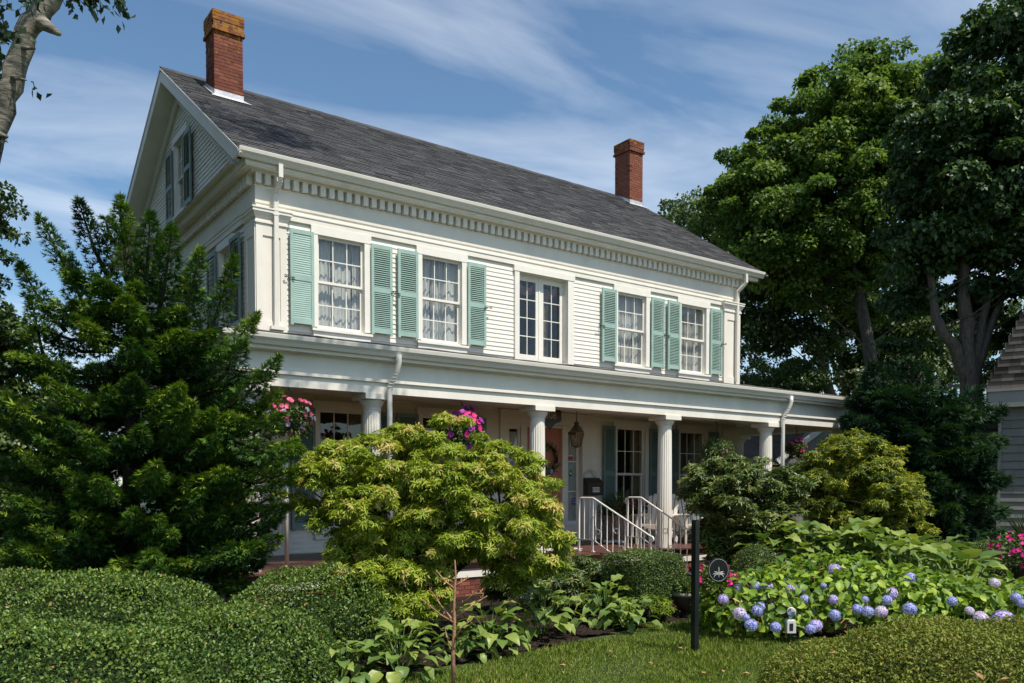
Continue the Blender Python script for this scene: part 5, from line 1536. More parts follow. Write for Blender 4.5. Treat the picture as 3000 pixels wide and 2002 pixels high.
whorl_shrub('andromeda_seedling', 'small leafy shrub at the foot of the box hedge by the lawn edge', 'shrub', [ell(1485,1395,10.9,48,22), ell(1440,1400,10.8,30,20)],
    420, 8, .08, .02, 'pieris', 35, [(T((1490,1425,10.4),(1490,1400,10.4)), [.015,.01])], clr=.12, n_clump=34, tint_mu=.40, upright=1.1, twigs=6)
whorl_shrub('grey_leaf_shrub', 'low shrub of narrow grey green leaves between hostas and golden shrub', 'shrub', [ell(1850,1228,14.9,55,22), ell(1790,1235,14.9,40,20)],
    360, 8, .08, .017, 'rhodo', 36, [(T((1840,1330,14.9),(1840,1235,14.9)), [.015,.01])], clr=.12, n_clump=30, tint_mu=.7, upright=1.1, twigs=5)
c1 = at(1660, 1268, 11.2)
whorl_shrub('fern_clump', 'dark feathery green plant just behind the top of the black post', 'plant', [ell(1660,1235,14.9,44,36), ell(1680,1280,14.7,40,40)],
    520, 7, .20, .04, 'hosta', 37, [(T((1650,1345,14.6),(1650,1260,14.6)), [.02,.01])], clr=.21, n_clump=40, tint_mu=.22, upright=1.0, twigs=5)

# ---- hostas: every big leaf a part of its plant
def big_leaf(L, Wd, mat, tint, seg=5, cup=.18, arch=.55, ruff=.0, pet=.0, heart=True):
    """broad pointed leaf with a pale stalk, arching over; local x is outwards, z up"""
    b = MB(); prof = []
    for i in range(seg+1):
        t = i/seg
        w = math.sin(math.pi*min(1, t**.62))**.9*(1-t*.12) if heart else math.sin(math.pi*t**.8)**.85
        x = pet + L*t*(1-.12*arch*t); z = pet*.9*(1 - .0) + L*(.28*t - arch*t*t)
        prof.append((x, z, max(.02, w)*Wd/2))
    for i, (x, z, w) in enumerate(prof):
        rz = ruff*math.sin(i*2.1)
        b.v += [(x, -w, z+cup*w+rz), (x, -w*.5, z+cup*w*.3), (x, 0, z), (x, w*.5, z+cup*w*.3), (x, w, z+cup*w-rz)]
    for i in range(seg):
        for k in range(4): b.f.append((i*5+k, (i+1)*5+k, (i+1)*5+k+1, i*5+k+1)); b.t.append(tint)
    if pet > 0:
        k0 = len(b.v)
        b.v += [(0,-.006,0),(0,.006,0),(pet,.006,pet*.9),(pet,-.006,pet*.9)]; b.f.append((k0,k0+1,k0+2,k0+3)); b.t.append(tint)
    return b.mesh('leaf', mat, True)
HOSTA = [big_leaf(.185, .142, 'hosta', .15+.07*k, seg=7, arch=.35+.1*(k % 4), cup=.25, ruff=.006*(k % 3), pet=.10+.03*(k % 3)) for k in range(12)]
HOSTA_N = 0
def hosta(x, y, label, n=34, r=.26, h=.34, s=1.0, seed=0, group='hostas along the lawn edge'):
    rng = random.Random(seed)
    t = thing('hosta_plant', (x, y, 0), label, 'hosta', group)
    for i in range(n):
        k = i/n
        a = i*2.399 + rng.uniform(-.3,.3)
        rr = r*(.12 + .62*(k**.7)); z = h*(1.0 - .72*k**1.3)*rng.uniform(.8,1.1)
        tilt = -.55 + 1.15*k + rng.uniform(-.25,.25)
        sc = s*rng.uniform(.72,1.15)
        mw = Matrix.Translation((x + rr*.55*math.cos(a), y + rr*.55*math.sin(a), z*.55)) @ Matrix.Rotation(a, 4, 'Z') @ Matrix.Rotation(tilt, 4, 'Y') @ Matrix.Rotation(rng.uniform(-.3,.3), 4, 'X') @ Matrix.Scale(sc, 4)
        inst(rng.choice(HOSTA), 'leaf', t, mw)
    b = MB()
    for i in range(9):
        a = i*.7; b.tube([(x+.02*math.cos(a), y+.02*math.sin(a), 0), (x+r*.35*math.cos(a), y+r*.35*math.sin(a), h*.5)], .006, 5)
    b.build('stalks', 'hosta', t)
    return t
def gp(u, v):
    """ground point under a place in the photograph"""
    r = view_dir*1904.3 + RIGHT*(u-1175.0) + UPV*(1189.0-v)
    k = -EYE.z/r.z
    return EYE + r*k
for (u, v, n, r, h, s, sd, lab) in (
    (778,1572,26,.27,.33,.95,1,'hosta at the bottom edge of the picture, leftmost of the row by the lawn'),
    (918,1556,42,.36,.44,1.05,2,'broad hosta between the holly hedge and the bare sapling'),
    (1124,1502,42,.38,.44,1.0,3,'hosta just right of the bare sapling, under the pieris'),
    (1062,1515,18,.24,.28,.9,6,'small low hosta directly behind the bare sapling'),
    (1246,1464,42,.38,.62,1.1,4,'tall hosta in the middle of the row, in front of the dark shrub'),
    (1388,1434,36,.34,.50,1.05,5,'hosta nearest the box hedge, with upright leaves'),
    (1440,1447,24,.30,.34,.95,7,'lower hosta at the right end of the row beside the box hedge')):
    p = gp(u, v); hosta(p.x, p.y, lab, int(n*1.5), r*1.15, h*1.15, s, sd)
k = 0
for (u, v, hh) in ((1765,1310,.66),(1840,1310,.68),(1920,1310,.68),(2000,1315,.64),(2070,1325,.60),(2140,1345,.54),(2205,1365,.46)):
    p = gp(u, v+50); k += 1
    hosta(p.x, p.y, ('hosta at the left end of the big hosta drift behind the hydrangea','second hosta of the drift, behind the tallest blue flower head','third hosta of the drift, in front of the golden shrub','middle hosta of the drift behind the hydrangea','hosta of the drift right of its middle, in half shade','dark hosta near the right end of the drift','last hosta at the right end of the drift by the petunias')[k-1],
          70, .78, hh*2.0, 1.85, 20+k, 'hosta drift behind the hydrangea')

# ---- hydrangea: leaves and mop heads as parts
def mophead(mat, seed, r=.085):
    rng = np.random.default_rng(seed); L = Leafs(); n = 110
    i = np.arange(n)+.5; ph = np.arccos(1-1.75*i/n); th = math.pi*(1+5**.5)*i
    d = np.stack([np.cos(th)*np.sin(ph), np.sin(th)*np.sin(ph), np.cos(ph)], 1)
    P = d*r*(1+rng.normal(0,.06,(n,1)))*np.array([1,1,.82])
    ref = unit(np.cross(d, rnd(n,rng)))
    for q in range(4):
        a = q*math.pi/2; A = ref*math.cos(a) + np.cross(d, ref)*math.sin(a)
        L.add(*leaves(P, A + d*.15, d, .020, .020, .02, rng.normal(.5,.28,n), .05))
    return np_mesh('flower_head', np.concatenate(L.v), np.concatenate(L.f), mat, np.clip(np.concatenate(L.t),0,1))
HEADS = {k: [mophead(m, s) for s in range(3)] for k, m in (('b','head_blue'),('l','head_lilac'),('p','head_pale'))}
HLEAF = [big_leaf(.115, .078, 'hydrangea', .10+.07*k, seg=4, arch=.25+.12*(k % 3), cup=.22, heart=False) for k in range(12)]
def hydrangea(label, prims, n_part, n_rest, heads, seed):
    rng = np.random.default_rng(seed)
    c = np.mean([p[:2] for p in prims], 0)
    t = thing('hydrangea_bush', (c[0], c[1], 0), label, 'hydrangea', 'mophead hydrangeas')
    P, N = mound_points(prims, n_part+n_rest, rng, .10)
    o = rng.permutation(len(P)); P, N = P[o], N[o]
    facing = (N@np.array(FH)) < .35
    vis = np.where(facing)[0][:n_part]
    rest = np.setdiff1d(np.arange(len(P)), vis)
    for i in vis:
        nn = Vector(unit((N[i]+[0,0,.45]+rng.normal(size=3)*.35)[None])[0]); a = Vector(rnd(1,rng)[0]) + Vector((0,0,-.5)) + Vector(N[i])*.4
        x = (a - nn*a.dot(nn)).normalized(); y = nn.cross(x)
        s = rng.uniform(.75,1.3)
        m = Matrix(((x.x,y.x,nn.x,0),(x.y,y.y,nn.y,0),(x.z,y.z,nn.z,0),(0,0,0,1)))
        inst(HLEAF[rng.integers(12)], 'leaf', t, Matrix.Translation(Vector(P[i]) - x*.05 - Vector(N[i])*rng.uniform(0,.06)) @ m @ Matrix.Scale(s, 4))
    m = len(rest)
    P2 = P[rest] - N[rest]*(.02+.22*rng.random((m,1))); 
    L = Leafs(); A = rnd(m,rng)+[0,0,-.4]+N[rest]*.4; L.add(*leaves(P2, A, N[rest]+[0,0,.5]+rng.normal(size=(m,3))*.4, .125, .085, .15, rng.normal(.45,.22,m)))
    tag(L.build('leaves', 'hydrangea', t), kind='stuff')
    b = MB()
    for i in range(60):
        j = rng.integers(len(P)); q = P[j]; b.tube([(c[0]+(q[0]-c[0])*.35, c[1]+(q[1]-c[1])*.35, 0), tuple(P[j]*.9+np.array([c[0],c[1],0])*.1)], [.009,.005], 5)
    b.build('stems', 'bark_tan', t)
    for (u, v, d, kk, s) in heads:
        p = at(u, v, d); qn = Vector((-FH.x*.7+rng.normal(0,.2), -FH.y*.7+rng.normal(0,.2), .8)).normalized()
        inst(HEADS[kk][rng.integers(3)], 'flower_head', t, Matrix.Translation(p) @ qn.to_track_quat('Z','Y').to_matrix().to_4x4() @ Matrix.Rotation(rng.uniform(0,6), 4, 'Z') @ Matrix.Scale(s*.82, 4))
    return t
e1 = at(1900,1330,10.3); e2 = at(1740,1360,10.0); e3 = at(2060,1350,10.2)
hd = lambda v: 10.15 - (v-1300)/150*1.05
hydrangea('wide hydrangea bush with many blue mophead flowers behind the black post and the yew mound', [
    (e1.x, e1.y, .35, .95, .85, .60, tr_, 2.2), (e2.x, e2.y, .28, .75, .75, .50, tr_, 2.2), (e3.x, e3.y, .30, .85, .75, .52, tr_, 2.2)], 300, 3800,
    [(u, v, hd(v)-.12, k, s) for u, v, k, s in ((1915,1308,'l',1.15),(1818,1354,'l',1.1),(1806,1338,'b',.8),(1697,1351,'l',.95),(1735,1346,'b',.9),(1762,1346,'l',.95),(1660,1376,'l',.85),(1697,1408,'p',1.05),(1745,1392,'b',.8),
      (1738,1402,'b',.9),(1724,1435,'b',1.0),(1780,1440,'b',.85),(1846,1376,'b',.85),(1912,1376,'l',.8),(1916,1412,'b',.9),(1968,1398,'b',.85),(1992,1404,'b',.9),(2022,1404,'p',1.0),(2045,1362,'l',1.05),(2035,1378,'b',.85),(2088,1398,'b',1.05),(2090,1327,'b',1.0),
      (1872,1436,'l',1.0),(1860,1444,'b',.8),(1985,1376,'b',.6),(1890,1345,'b',.55),(1946,1345,'b',.55),(1712,1418,'b',.6),(1770,1392,'b',.5),(1840,1352,'b',.6))], 41)
e4 = at(2300,1410,9.7); e5 = at(2400,1440,9.4)
hydrangea('smaller hydrangea at the right edge with large pale lilac flower heads', [(e4.x, e4.y, .25, .68, .65, .46, tr_, 2.2), (e5.x, e5.y, .25, .7, .65, .45, tr_, 2.2)], 150, 1700,
    [(2252,1420,8.95,'p',1.15),(2303,1423,8.9,'l',1.55),(2283,1338,9.4,'p',.8),(2332,1372,9.2,'b',.8),(2185,1380,9.3,'b',.8),(2225,1402,9.0,'p',.7),(2345,1385,9.0,'b',.7)], 42)

# ---- bright pink flowering plant beside the board and yellow tipped seedling
def flower_plant(name, label, cat, c, r, n, fl, mat, green, seed):
    rng = np.random.default_rng(seed); t = thing(name, (c.x, c.y, 0), label, cat)
    d = rnd(n, rng); d[:,2] = np.abs(d[:,2])
    P = np.array(c) + d*r*rng.random((n,1))**.4
    L = Leafs(); L.add(*leaves(P, d+rnd(n,rng)*.6, d+[0,0,.6], .06, .03, .15, rng.normal(.5,.25,n))); L.build('foliage', green, t)
    for k in range(fl):
        LL = Leafs(); m = 14; dd = rnd(1,rng)[0]; dd[2] = abs(dd[2])+.2; dd = dd/np.linalg.norm(dd) - np.array(FH)*.3
        p = np.array(c) + dd*r*1.02; q = rnd(m, rng)
        LL.add(*leaves(p+q*.01, q, np.cross(q, rnd(m,rng)), .04, .036, .05, rng.random(m))); LL.build('flower', mat, t)
    b = MB(); 
    for k in range(6): a = k*1.05; b.tube([(c.x,c.y,0),(c.x+.6*r*math.cos(a),c.y+.6*r*math.sin(a),c.z)], .005, 5)
    b.build('stems', 'box', t)
    return t
p = at(1640,1345,10.0); flower_plant('pink_geranium', 'hot pink flowering plant beside the hanging black board', 'plant', p, .26, 800, 16, 'petal_magenta', 'box', 51)
p = at(1700,1365,10.1); flower_plant('red_begonia', 'small plant with coral red flowers under the hanging black board', 'plant', p, .16, 400, 6, 'petal_pink', 'box', 52)
p = gp(1425,1440); p.z = .05; flower_plant('low_weeds', 'pale green low plants on the mulch beside the lawn', 'plant', p, .22, 260, 0, 'petal_pink', 'hydrangea', 53)

# ---- bare sapling, twigs pointing up and out
p0 = gp(1040, 1592)
t = thing('bare_sapling', p0, 'leafless tan sapling with stubby twigs standing on the lawn edge', 'sapling')
dS = (p0 - Vector((0,0,0))).dot(FH)
S = lambda u, v, o=0: tuple(at(u, v, dS+o))
b = MB(); rng = np.random.default_rng(9)
b.tube([tuple(p0), S(1040,1500), S(1043,1430), S(1042,1380), S(1046,1320), S(1044,1285)], [.020,.018,.015,.012,.008,.004], 7); b.build('trunk', 'bark_tan', t, True)
for br in ([S(1043,1430),S(1010,1410),S(970,1377,-.1)], [S(1043,1430),S(1030,1412,.1),S(1012,1390,.1),S(985,1350,.2)], [S(1043,1418),S(1070,1400),S(1095,1382),S(1118,1368,.1)], [S(1044,1400),S(1090,1362,-.1),S(1110,1362,-.15)],
           [S(1044,1352),S(1022,1335),S(1000,1308,.1)], [S(1045,1345),S(1060,1335),S(1075,1326,.1)], [S(1042,1500),S(1028,1470,.1),S(1020,1440,.15)], [S(1042,1470),S(1060,1440,-.1),S(1085,1420,-.1)], [S(1012,1392,.1),S(1005,1378,.15),S(1002,1365,.1)]):
    b = MB(); n = len(br); b.tube(br, [.009*(1-.6*i/(n-1)) for i in range(n)], 6)
    P = [np.array(q) for q in br]
    for k in range(7):
        f = rng.uniform(.15,1)*(n-1); i = min(int(f), n-2); q = P[i]+(P[i+1]-P[i])*(f-i)
        e = q + rng.normal(size=3)*.012+np.array([0,0,.014]); b.tube([tuple(q), tuple(e)], [.004,.003], 5)
    b.build('branch', 'bark_tan', t, True)

# ---- dark rounded conifers
def spray_fans(L, P, A, N, size, rng, tint, k=5):
    """flat fan of narrow scale-leaf fingers"""
    n = len(P); A = unit(A); N = unit(N - A*(A*N).sum(1,keepdims=True)); S = np.cross(A, N)
    for i in range(k):
        a = (i-(k-1)/2)/((k-1)/2)*.85 + rng.normal(0,.12,n)
        ax = A*np.cos(a)[:,None] + S*np.sin(a)[:,None] + N*rng.normal(0,.12,(n,1))
        s = (size*(.75+.5*rng.random(n))*(1-.30*abs(i-(k-1)/2)/((k-1)/2)))[:,None]
        st = P + A*(size*.10*abs(i-(k-1)/2)); sd_ = np.cross(unit(ax), N)
        v = np.stack([st - sd_*s*.10, st + sd_*s*.10 + ax*s*.25, st + ax*s - N*s*.15*rng.random((n,1))], 1).reshape(-1,3)
        tt = np.clip(tint + rng.normal(0,.08,n), 0, .95); tt[rng.random(n) > .994] = 1
        L.add(v, np.arange(n*3).reshape(-1,3), tt)
def plume_tree(name, label, cat, axis, plumes, n_spray, size, mat, seed, trunk_r, tint_mu, tint_sd, tips=.35, bark='bark_dark', width=1.0):
    """plumes: (start, end, radius) branches clothed with sprays, thick near the middle and pointed at the tip"""
    rng = np.random.default_rng(seed)
    t = thing(name, (axis[0][0], axis[0][1], 0), label, cat)
    b = MB(); b.tube(axis, [trunk_r*(1-.85*i/(len(axis)-1)) for i in range(len(axis))], 8); b.build('trunk', bark, t, True)
    A0 = np.array([p[0] for p in plumes]); A1 = np.array([p[1] for p in plumes]); RR = np.array([p[2] for p in plumes])
    ln = np.linalg.norm(A1-A0, axis=1); w = ln*RR; k = rng.choice(len(plumes), n_spray, p=w/w.sum())
    u = rng.random(n_spray)**.75
    D = unit(A1-A0)
    bend = np.stack([0*ln, 0*ln, -.10*ln], 1)
    base = A0[k] + (A1-A0)[k]*u[:,None] + bend[k]*(4*u*(1-u))[:,None]
    rad = RR[k]*np.sin(np.clip(u*.92+.10, 0, 1)*math.pi)**.6*(1-.3*u)
    dv = rnd(n_spray, rng); dv = unit(dv - D[k]*(dv*D[k]).sum(1,keepdims=True)*.6)
    q = rng.random((n_spray,1))**.45
    P = base + dv*rad[:,None]*q*np.array([1,1,.60])
    A = D[k]*.55 + dv*np.array([.75,.75,.35]) + rng.normal(size=(n_spray,3))*.25 + [0,0,-.04]
    N = dv*.3 + [0,0,1.0] + rng.normal(size=(n_spray,3))*.38
    ct = rng.normal(0,.16,len(plumes))
    L = Leafs(); spray_fans(L, P, A, N, size, rng, tint_mu + ct[k] + rng.normal(0,tint_sd,n_spray) + tips*(u-.5)*.6*q[:,0] + .16*(dv[:,2]*q[:,0]), 6)  # tips and upper sides tinted lighter, highlights put into the colour
    L.build('foliage', mat, t)
    b = MB()
    for i in range(len(plumes)):
        m = (A0[i]+A1[i])/2 + np.array([0,0,-.10*ln[i]]); b.tube([tuple(A0[i]), tuple(m), tuple(A1[i])], [.03,.02,.005], 5)
    b.build('branches', bark, t, True)
    return t
rng = np.random.default_rng(61)
CD = 9.3
ax_pts = T((300,1460,CD),(300,1200,CD),(305,900,CD),(300,640,CD),(275,470,CD))
pl = []
def P3(u, v, d): return np.array(at(u, v, d))
hand = [((300,700),(275,455),38),((250,640),(180,462),24),((180,640),(92,498),20),((330,700),(345,490),34),((360,740),(395,520),26),((150,760),(45,605),24),((230,760),(150,600),26),((400,800),(460,570),26),((430,860),(540,590),24),
        ((430,880),(590,720),26),((120,880),(70,680),30),((480,960),(640,820),28),((470,1060),(690,900),0),((500,1080),(680,1010),34),((420,1240),(640,1190),34),((470,1180),(650,1130),26),((430,1290),(600,1290),46),((400,1330),(560,1340),30),((100,1020),(10,900),34),((90,1130),(0,1080),40),
        ((120,1230),(20,1230),40),((430,700),(430,640),30),((260,560),(240,500),22),((480,900),(560,780),30),((300,1240),(430,1300),50),((150,1180),(60,1270),40),((520,1010),(650,950),34),((540,860),(610,860),26),((540,1010),(690,1030),30),((440,1180),(590,1160),44),((440,1260),(600,1250),44),((430,1080),(600,1060),44),((500,1100),(690,1075),40),((480,1200),(660,1160),44),((500,1280),(640,1230),40),((520,1000),(640,900),30),((480,1320),(590,1350),40),((440,980),(600,930),40),((560,1120),(640,1060),34)]
for (a, c, r) in hand:
    if r == 0: continue
    off = rng.normal(0,.25); pl.append((P3(*a, CD+off*.4), P3(*c, CD+off), (r+13)*CD/1904))
for k in range(210):                                 # branches all round the trunk
    f = rng.random()**.8; v = 650 + f*680
    rad_px = 130 + 185*min(1, (v-640)/330)*(1 - .18*max(0, (v-1100)/200))
    a = rng.random()*2*math.pi
    L_ = rad_px*CD/1904*rng.uniform(.72,.98)
    dirv = np.array([math.cos(a), math.sin(a), 0])
    st = P3(300, v, CD); en = st + dirv*L_ + np.array([0,0,.12*L_])
    pl.append((st + dirv*L_*.25, en, rng.uniform(.13,.24)))
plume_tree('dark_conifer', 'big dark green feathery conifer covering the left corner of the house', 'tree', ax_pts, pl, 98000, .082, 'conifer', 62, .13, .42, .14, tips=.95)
DD = 18.0
ax_pts = T((2090,1260,DD),(2100,1050,DD),(2110,900,DD),(2110,830,DD)); pl = []
for (a, c, r) in [((2080,950),(1992,882),28),((2080,980),(1940,958),30),((2050,1050),(1895,1015),34),((2120,900),(2080,830),36),((2150,960),(2300,940),34),((2180,1000),(2300,1010),34),((2180,1080),(2310,1100),38),((2180,1150),(2310,1170),36),((2120,1160),(2230,1230),40),((2030,1060),(1920,1050),36),
                  ((2040,900),(1990,855),26),((2060,900),(2000,838),30),((2200,940),(2245,895),22),((2080,1150),(2080,1230),50),((2160,1060),(2250,1050),46)]:
    off = rng.normal(0,.4); pl.append((P3(*a, DD+off*.5), P3(*c, DD+off), (r+14)*DD/1904))
for k in range(110):
    f = rng.random(); v = 900 + f*330; a = rng.random()*2*math.pi
    L_ = (60 + 135*min(1,(v-820)/200))*DD/1904*rng.uniform(.7,1)
    dirv = np.array([math.cos(a), math.sin(a), 0]); st = P3(2075 + 25*f, v, DD)
    pl.append((st + dirv*L_*.25, st + dirv*L_ + np.array([0,0,.05*L_]), rng.uniform(.28,.45)))
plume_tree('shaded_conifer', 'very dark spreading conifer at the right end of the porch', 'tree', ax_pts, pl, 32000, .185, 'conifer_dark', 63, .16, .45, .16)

# ---- broadleaf trees
def tree(name, label, trunks, ells, n_clump, n_leaf, cr, leaf, wid, mat, seed, bark='bark', limbs=50, lr=.06, group=None, **kw):
    rng = np.random.default_rng(seed)
    base = trunks[0][0][0]
    t = thing(name, (base[0], base[1], 0), label, 'tree', group)
    L = Leafs(); C = crown(L, ells, n_clump, n_leaf, cr, leaf, wid, rng, **kw); L.build('crown', mat, t)
    b = MB()
    for pts, rad in trunks:
        q = []; rr = []
        for i in range(len(pts)-1):
            for s in range(3):
                f = s/3; q.append(tuple(np.array(pts[i])*(1-f)+np.array(pts[i+1])*f + rng.normal(size=3)*rad[i]*.12)); rr.append((rad[i]*(1-f)+rad[i+1]*f)*rng.uniform(.94,1.06))
        q.append(pts[-1]); rr.append(rad[-1]); b.tube(q, rr, 10)
    b.build('trunk', bark, t, True)
    lb = MB(); T_ = [p for pts, r in trunks for p in pts[1:]]
    T2 = []
    for pts, r in trunks:
        for i in range(len(pts)-1):
            for s in range(4): T2.append(tuple(np.array(pts[i])*(1-s/4)+np.array(pts[i+1])*s/4))
    T2 = [q for q in T2 if q[2] > 3.0] or T_
    branches_to(lb, T2, C, lr, rng, limbs); lb.build('limbs', bark, t, True)
    return t
MD = 29.5
tree('maple_tree', 'tall bright green maple with pale forked trunk behind the right end of the house', [
    (T((2020,1270,MD),(2012,950,MD),(2000,850,MD),(1982,740,MD),(1962,640,MD),(1948,560,MD),(1938,500,MD),(1928,420,MD),(1900,300,MD)), [.34,.26,.22,.20,.17,.15,.12,.09,.05]),
    (T((1950,570,MD),(1910,530,MD),(1870,490,MD),(1840,440,MD)), [.10,.08,.06,.04]), (T((1945,540,MD),(1960,470,MD),(1975,400,MD),(1990,300,MD)), [.09,.07,.05,.03]), (T((1975,690,MD),(1930,660,MD),(1890,650,MD)), [.09,.06,.04]), (T((1966,650,MD),(2000,610,MD),(2030,580,MD)), [.06,.05,.03])],
    [ell(1960,300,MD,180,150,2.2), ell(1870,330,MD,120,130,2), ell(1990,215,MD,110,85,2), ell(1770,420,MD,110,100,2), ell(1730,470,MD,95,80,2), ell(1800,540,MD,150,90,2.2), ell(1900,480,MD,170,120,2.5), ell(2050,330,MD,140,150,2.5), ell(2080,250,MD,90,90,2), ell(2050,480,MD,150,120,2.2), ell(1900,590,MD+.5,150,36,1.6), ell(1780,610,MD,90,40,1.5), ell(2060,610,MD,100,44,1.6), ell(1880,660,MD+1,90,40,1.8), ell(2040,680,MD+1,80,44,1.8)],
    900, 175000, .52, .136, .118, 'maple', 71, limbs=60, lr=.06, tint_mu=.50, tint_sd=.20, flat=.50)
KD = 21.5
tree('dark_maple', 'maple with shade-darkened leaves overhanging the top right corner with several thick stems', [
    (T((2228,1240,KD),(2230,1000,KD),(2232,920,KD),(2222,840,KD),(2215,740,KD),(2212,660,KD),(2205,520,KD),(2230,300,KD)), [.37,.33,.29,.20,.17,.14,.11,.06]),
    (T((2225,880,KD),(2195,800,KD),(2165,770,KD),(2148,730,KD),(2140,660,KD),(2120,560,KD)), [.17,.15,.13,.12,.09,.05]),
    (T((2238,880,KD),(2245,780,KD),(2262,700,KD),(2285,600,KD),(2330,450,KD)), [.15,.11,.10,.08,.04]),
    (T((2240,860,KD),(2275,750,KD),(2310,660,KD),(2360,590,KD)), [.10,.09,.07,.05])],
    [ell(2300,170,KD,130,150,2), ell(2340,60,KD,75,90,1.6), ell(2200,300,KD,110,110,2), ell(2240,420,KD,150,120,2), ell(2160,420,KD,80,80,1.5), ell(2150,500,KD,90,70,1.5), ell(2300,530,KD,120,70,2), ell(2200,570,KD,80,36,1.4), ell(2120,590,KD,50,50,1), ell(2310,640,KD,60,50,1), ell(2180,690,KD+.6,40,40,.8), ell(2100,680,KD+.6,44,40,.8), ell(2290,700,KD+.8,50,44,.8), ell(2330,770,KD+.8,36,44,.8), ell(2080,790,KD+1,40,40,.8), ell(2440,300,KD,150,240,2), ell(2500,550,KD,130,120,2), ell(2270,300,KD,130,120,2)],
    650, 100000, .44, .137, .118, 'maple_dark', 72, limbs=40, lr=.045, tint_mu=.40, tint_sd=.2, flat=.55, droop=.6)
ND = 33.5
tree('poplar_tree', 'thin leafed poplar with a leaning trunk just right of the roof end', [
    (T((1940,1260,ND),(1912,930,ND),(1898,880,ND),(1882,830,ND),(1868,790,ND),(1850,745,ND),(1845,690,ND),(1830,600,ND)), [.26,.22,.20,.19,.16,.12,.09,.04]),
    (T((1852,752,ND),(1890,762,ND),(1930,775,ND)), [.07,.05,.02]), (T((1886,838,ND),(1840,830,ND),(1800,838,ND)), [.07,.05,.02])],
    [ell(1690,470,ND,70,48,1.5), ell(1590,490,ND,62,40,1.2), ell(1545,500,ND,26,34,.8), ell(1640,540,ND,90,60,1.5), ell(1730,600,ND,90,80,2), ell(1760,680,ND,90,70,2), ell(1740,760,ND,50,60,1.5), ell(1720,840,ND,26,40,1), ell(1830,660,ND,70,60,1.5), ell(1730,700,ND,60,110,1.5), ell(1860,800,ND,60,50,1.5), ell(1930,640,ND,80,50,1.5), ell(1800,745,ND,60,44,1.4), ell(1780,870,ND,80,30,1.6)],
    380, 48000, .50, .135, .112, 'poplar', 73, limbs=22, lr=.05, tint_mu=.5, tint_sd=.24, flat=.8, jitter=.7, spread=.4)
tree('slender_poplar', 'second thin poplar with a pale straight trunk between the maple and the leaning one', [
    (T((1945,1250,35),(1942,900,35),(1938,820,35),(1930,740,35),(1905,660,35),(1880,580,35)), [.2,.17,.15,.12,.09,.04]), (T((1932,750,35),(1905,690,35),(1880,610,35)), [.09,.07,.04])],
    [ell(1960,720,35,70,50,1.8), ell(1930,800,35,55,50,1.5), ell(2050,740,35,90,55,2), ell(2060,820,35,70,60,2), ell(1985,850,35,50,40,1.5), ell(2110,760,35,60,60,2), ell(2020,880,35,80,36,2), ell(2130,850,35,70,50,2), ell(2290,800,35,60,70,2), ell(2310,870,35,50,40,2), ell(2290,720,35,40,40,1.5)],
    420, 50000, .52, .146, .12, 'poplar', 74, limbs=22, lr=.04, tint_mu=.55, tint_sd=.22, flat=.8, jitter=.7, spread=.4)
tree('round_bush_tree', 'low round dark tree showing just above the porch roof at the right', [(T((1770,1200,31),(1770,1000,31),(1770,880,31)), [.14,.11,.05])],
    [ell(1780,875,31,100,40,1.5), ell(1740,890,31,60,30,1.3), ell(1830,885,31,60,30,1.3)], 60, 14000, .45, .09, .06, 'box', 75, limbs=20, lr=.03, tint_mu=.25, flat=.7)
# birch leaning in from the left; its own canopy is overhead; the last crown, unseen, is added to darken the gable
BD = 7.0
tree('leaning_birch', 'leaning white barked birch trunk in the top left corner', [
    (T((-330,1330,BD),(-120,800,BD),(-22,330,BD),(8,250,BD),(32,160,BD),(58,80,BD),(98,20,BD),(140,-40,BD),(230,-160,BD),(330,-420,BD)) + [(2.6,8.6,13.0),(4.6,8.8,20.0)], [.16,.13,.098,.088,.084,.082,.08,.078,.072,.065,.05,.03]),
    ],
    [(np.array([5.7,8.8,20.0]), np.array([1.5,1.3,.9])), (np.array([.6,6.0,12.8]), np.array([1.7,1.5,1.2])), (np.array([7.0,8.6,20.4]), np.array([1.0,1.0,.7])), (np.array([5.0,6.3,12.4]), np.array([2.2,.8,1.2])), (np.array([-.8,8.3,12.5]), np.array([1.8,1.8,1.2])), (np.array([-3.8,7.2,8.5]), np.array([3.2,3.2,4.2]))],
    300, 26000, .5, .10, .07, 'birch_leaf', 76, bark='birch', limbs=26, lr=.03, tint_mu=.5, droop=.7)
bt = bpy.data.objects['leaning_birch']
rng = np.random.default_rng(77)
b = MB()                                             # knots and old branch stubs
for (u, v, du, dv_, r) in ((96,52,40,26,.045),(50,110,31,2,.016),(28,178,32,6,.016),(-12,308,28,6,.03)):
    p = at(u, v, BD-.05); q = at(u+du, v+dv_, BD-.12); b.tube([tuple(p), tuple((p+q)/2), tuple(q)], [r*1.3, r*.9, r*.45], 8)
b.build('knot', 'birch', bt, True)
L = Leafs(); lb = MB()                               # hanging leafy twigs along the top edge and left edge
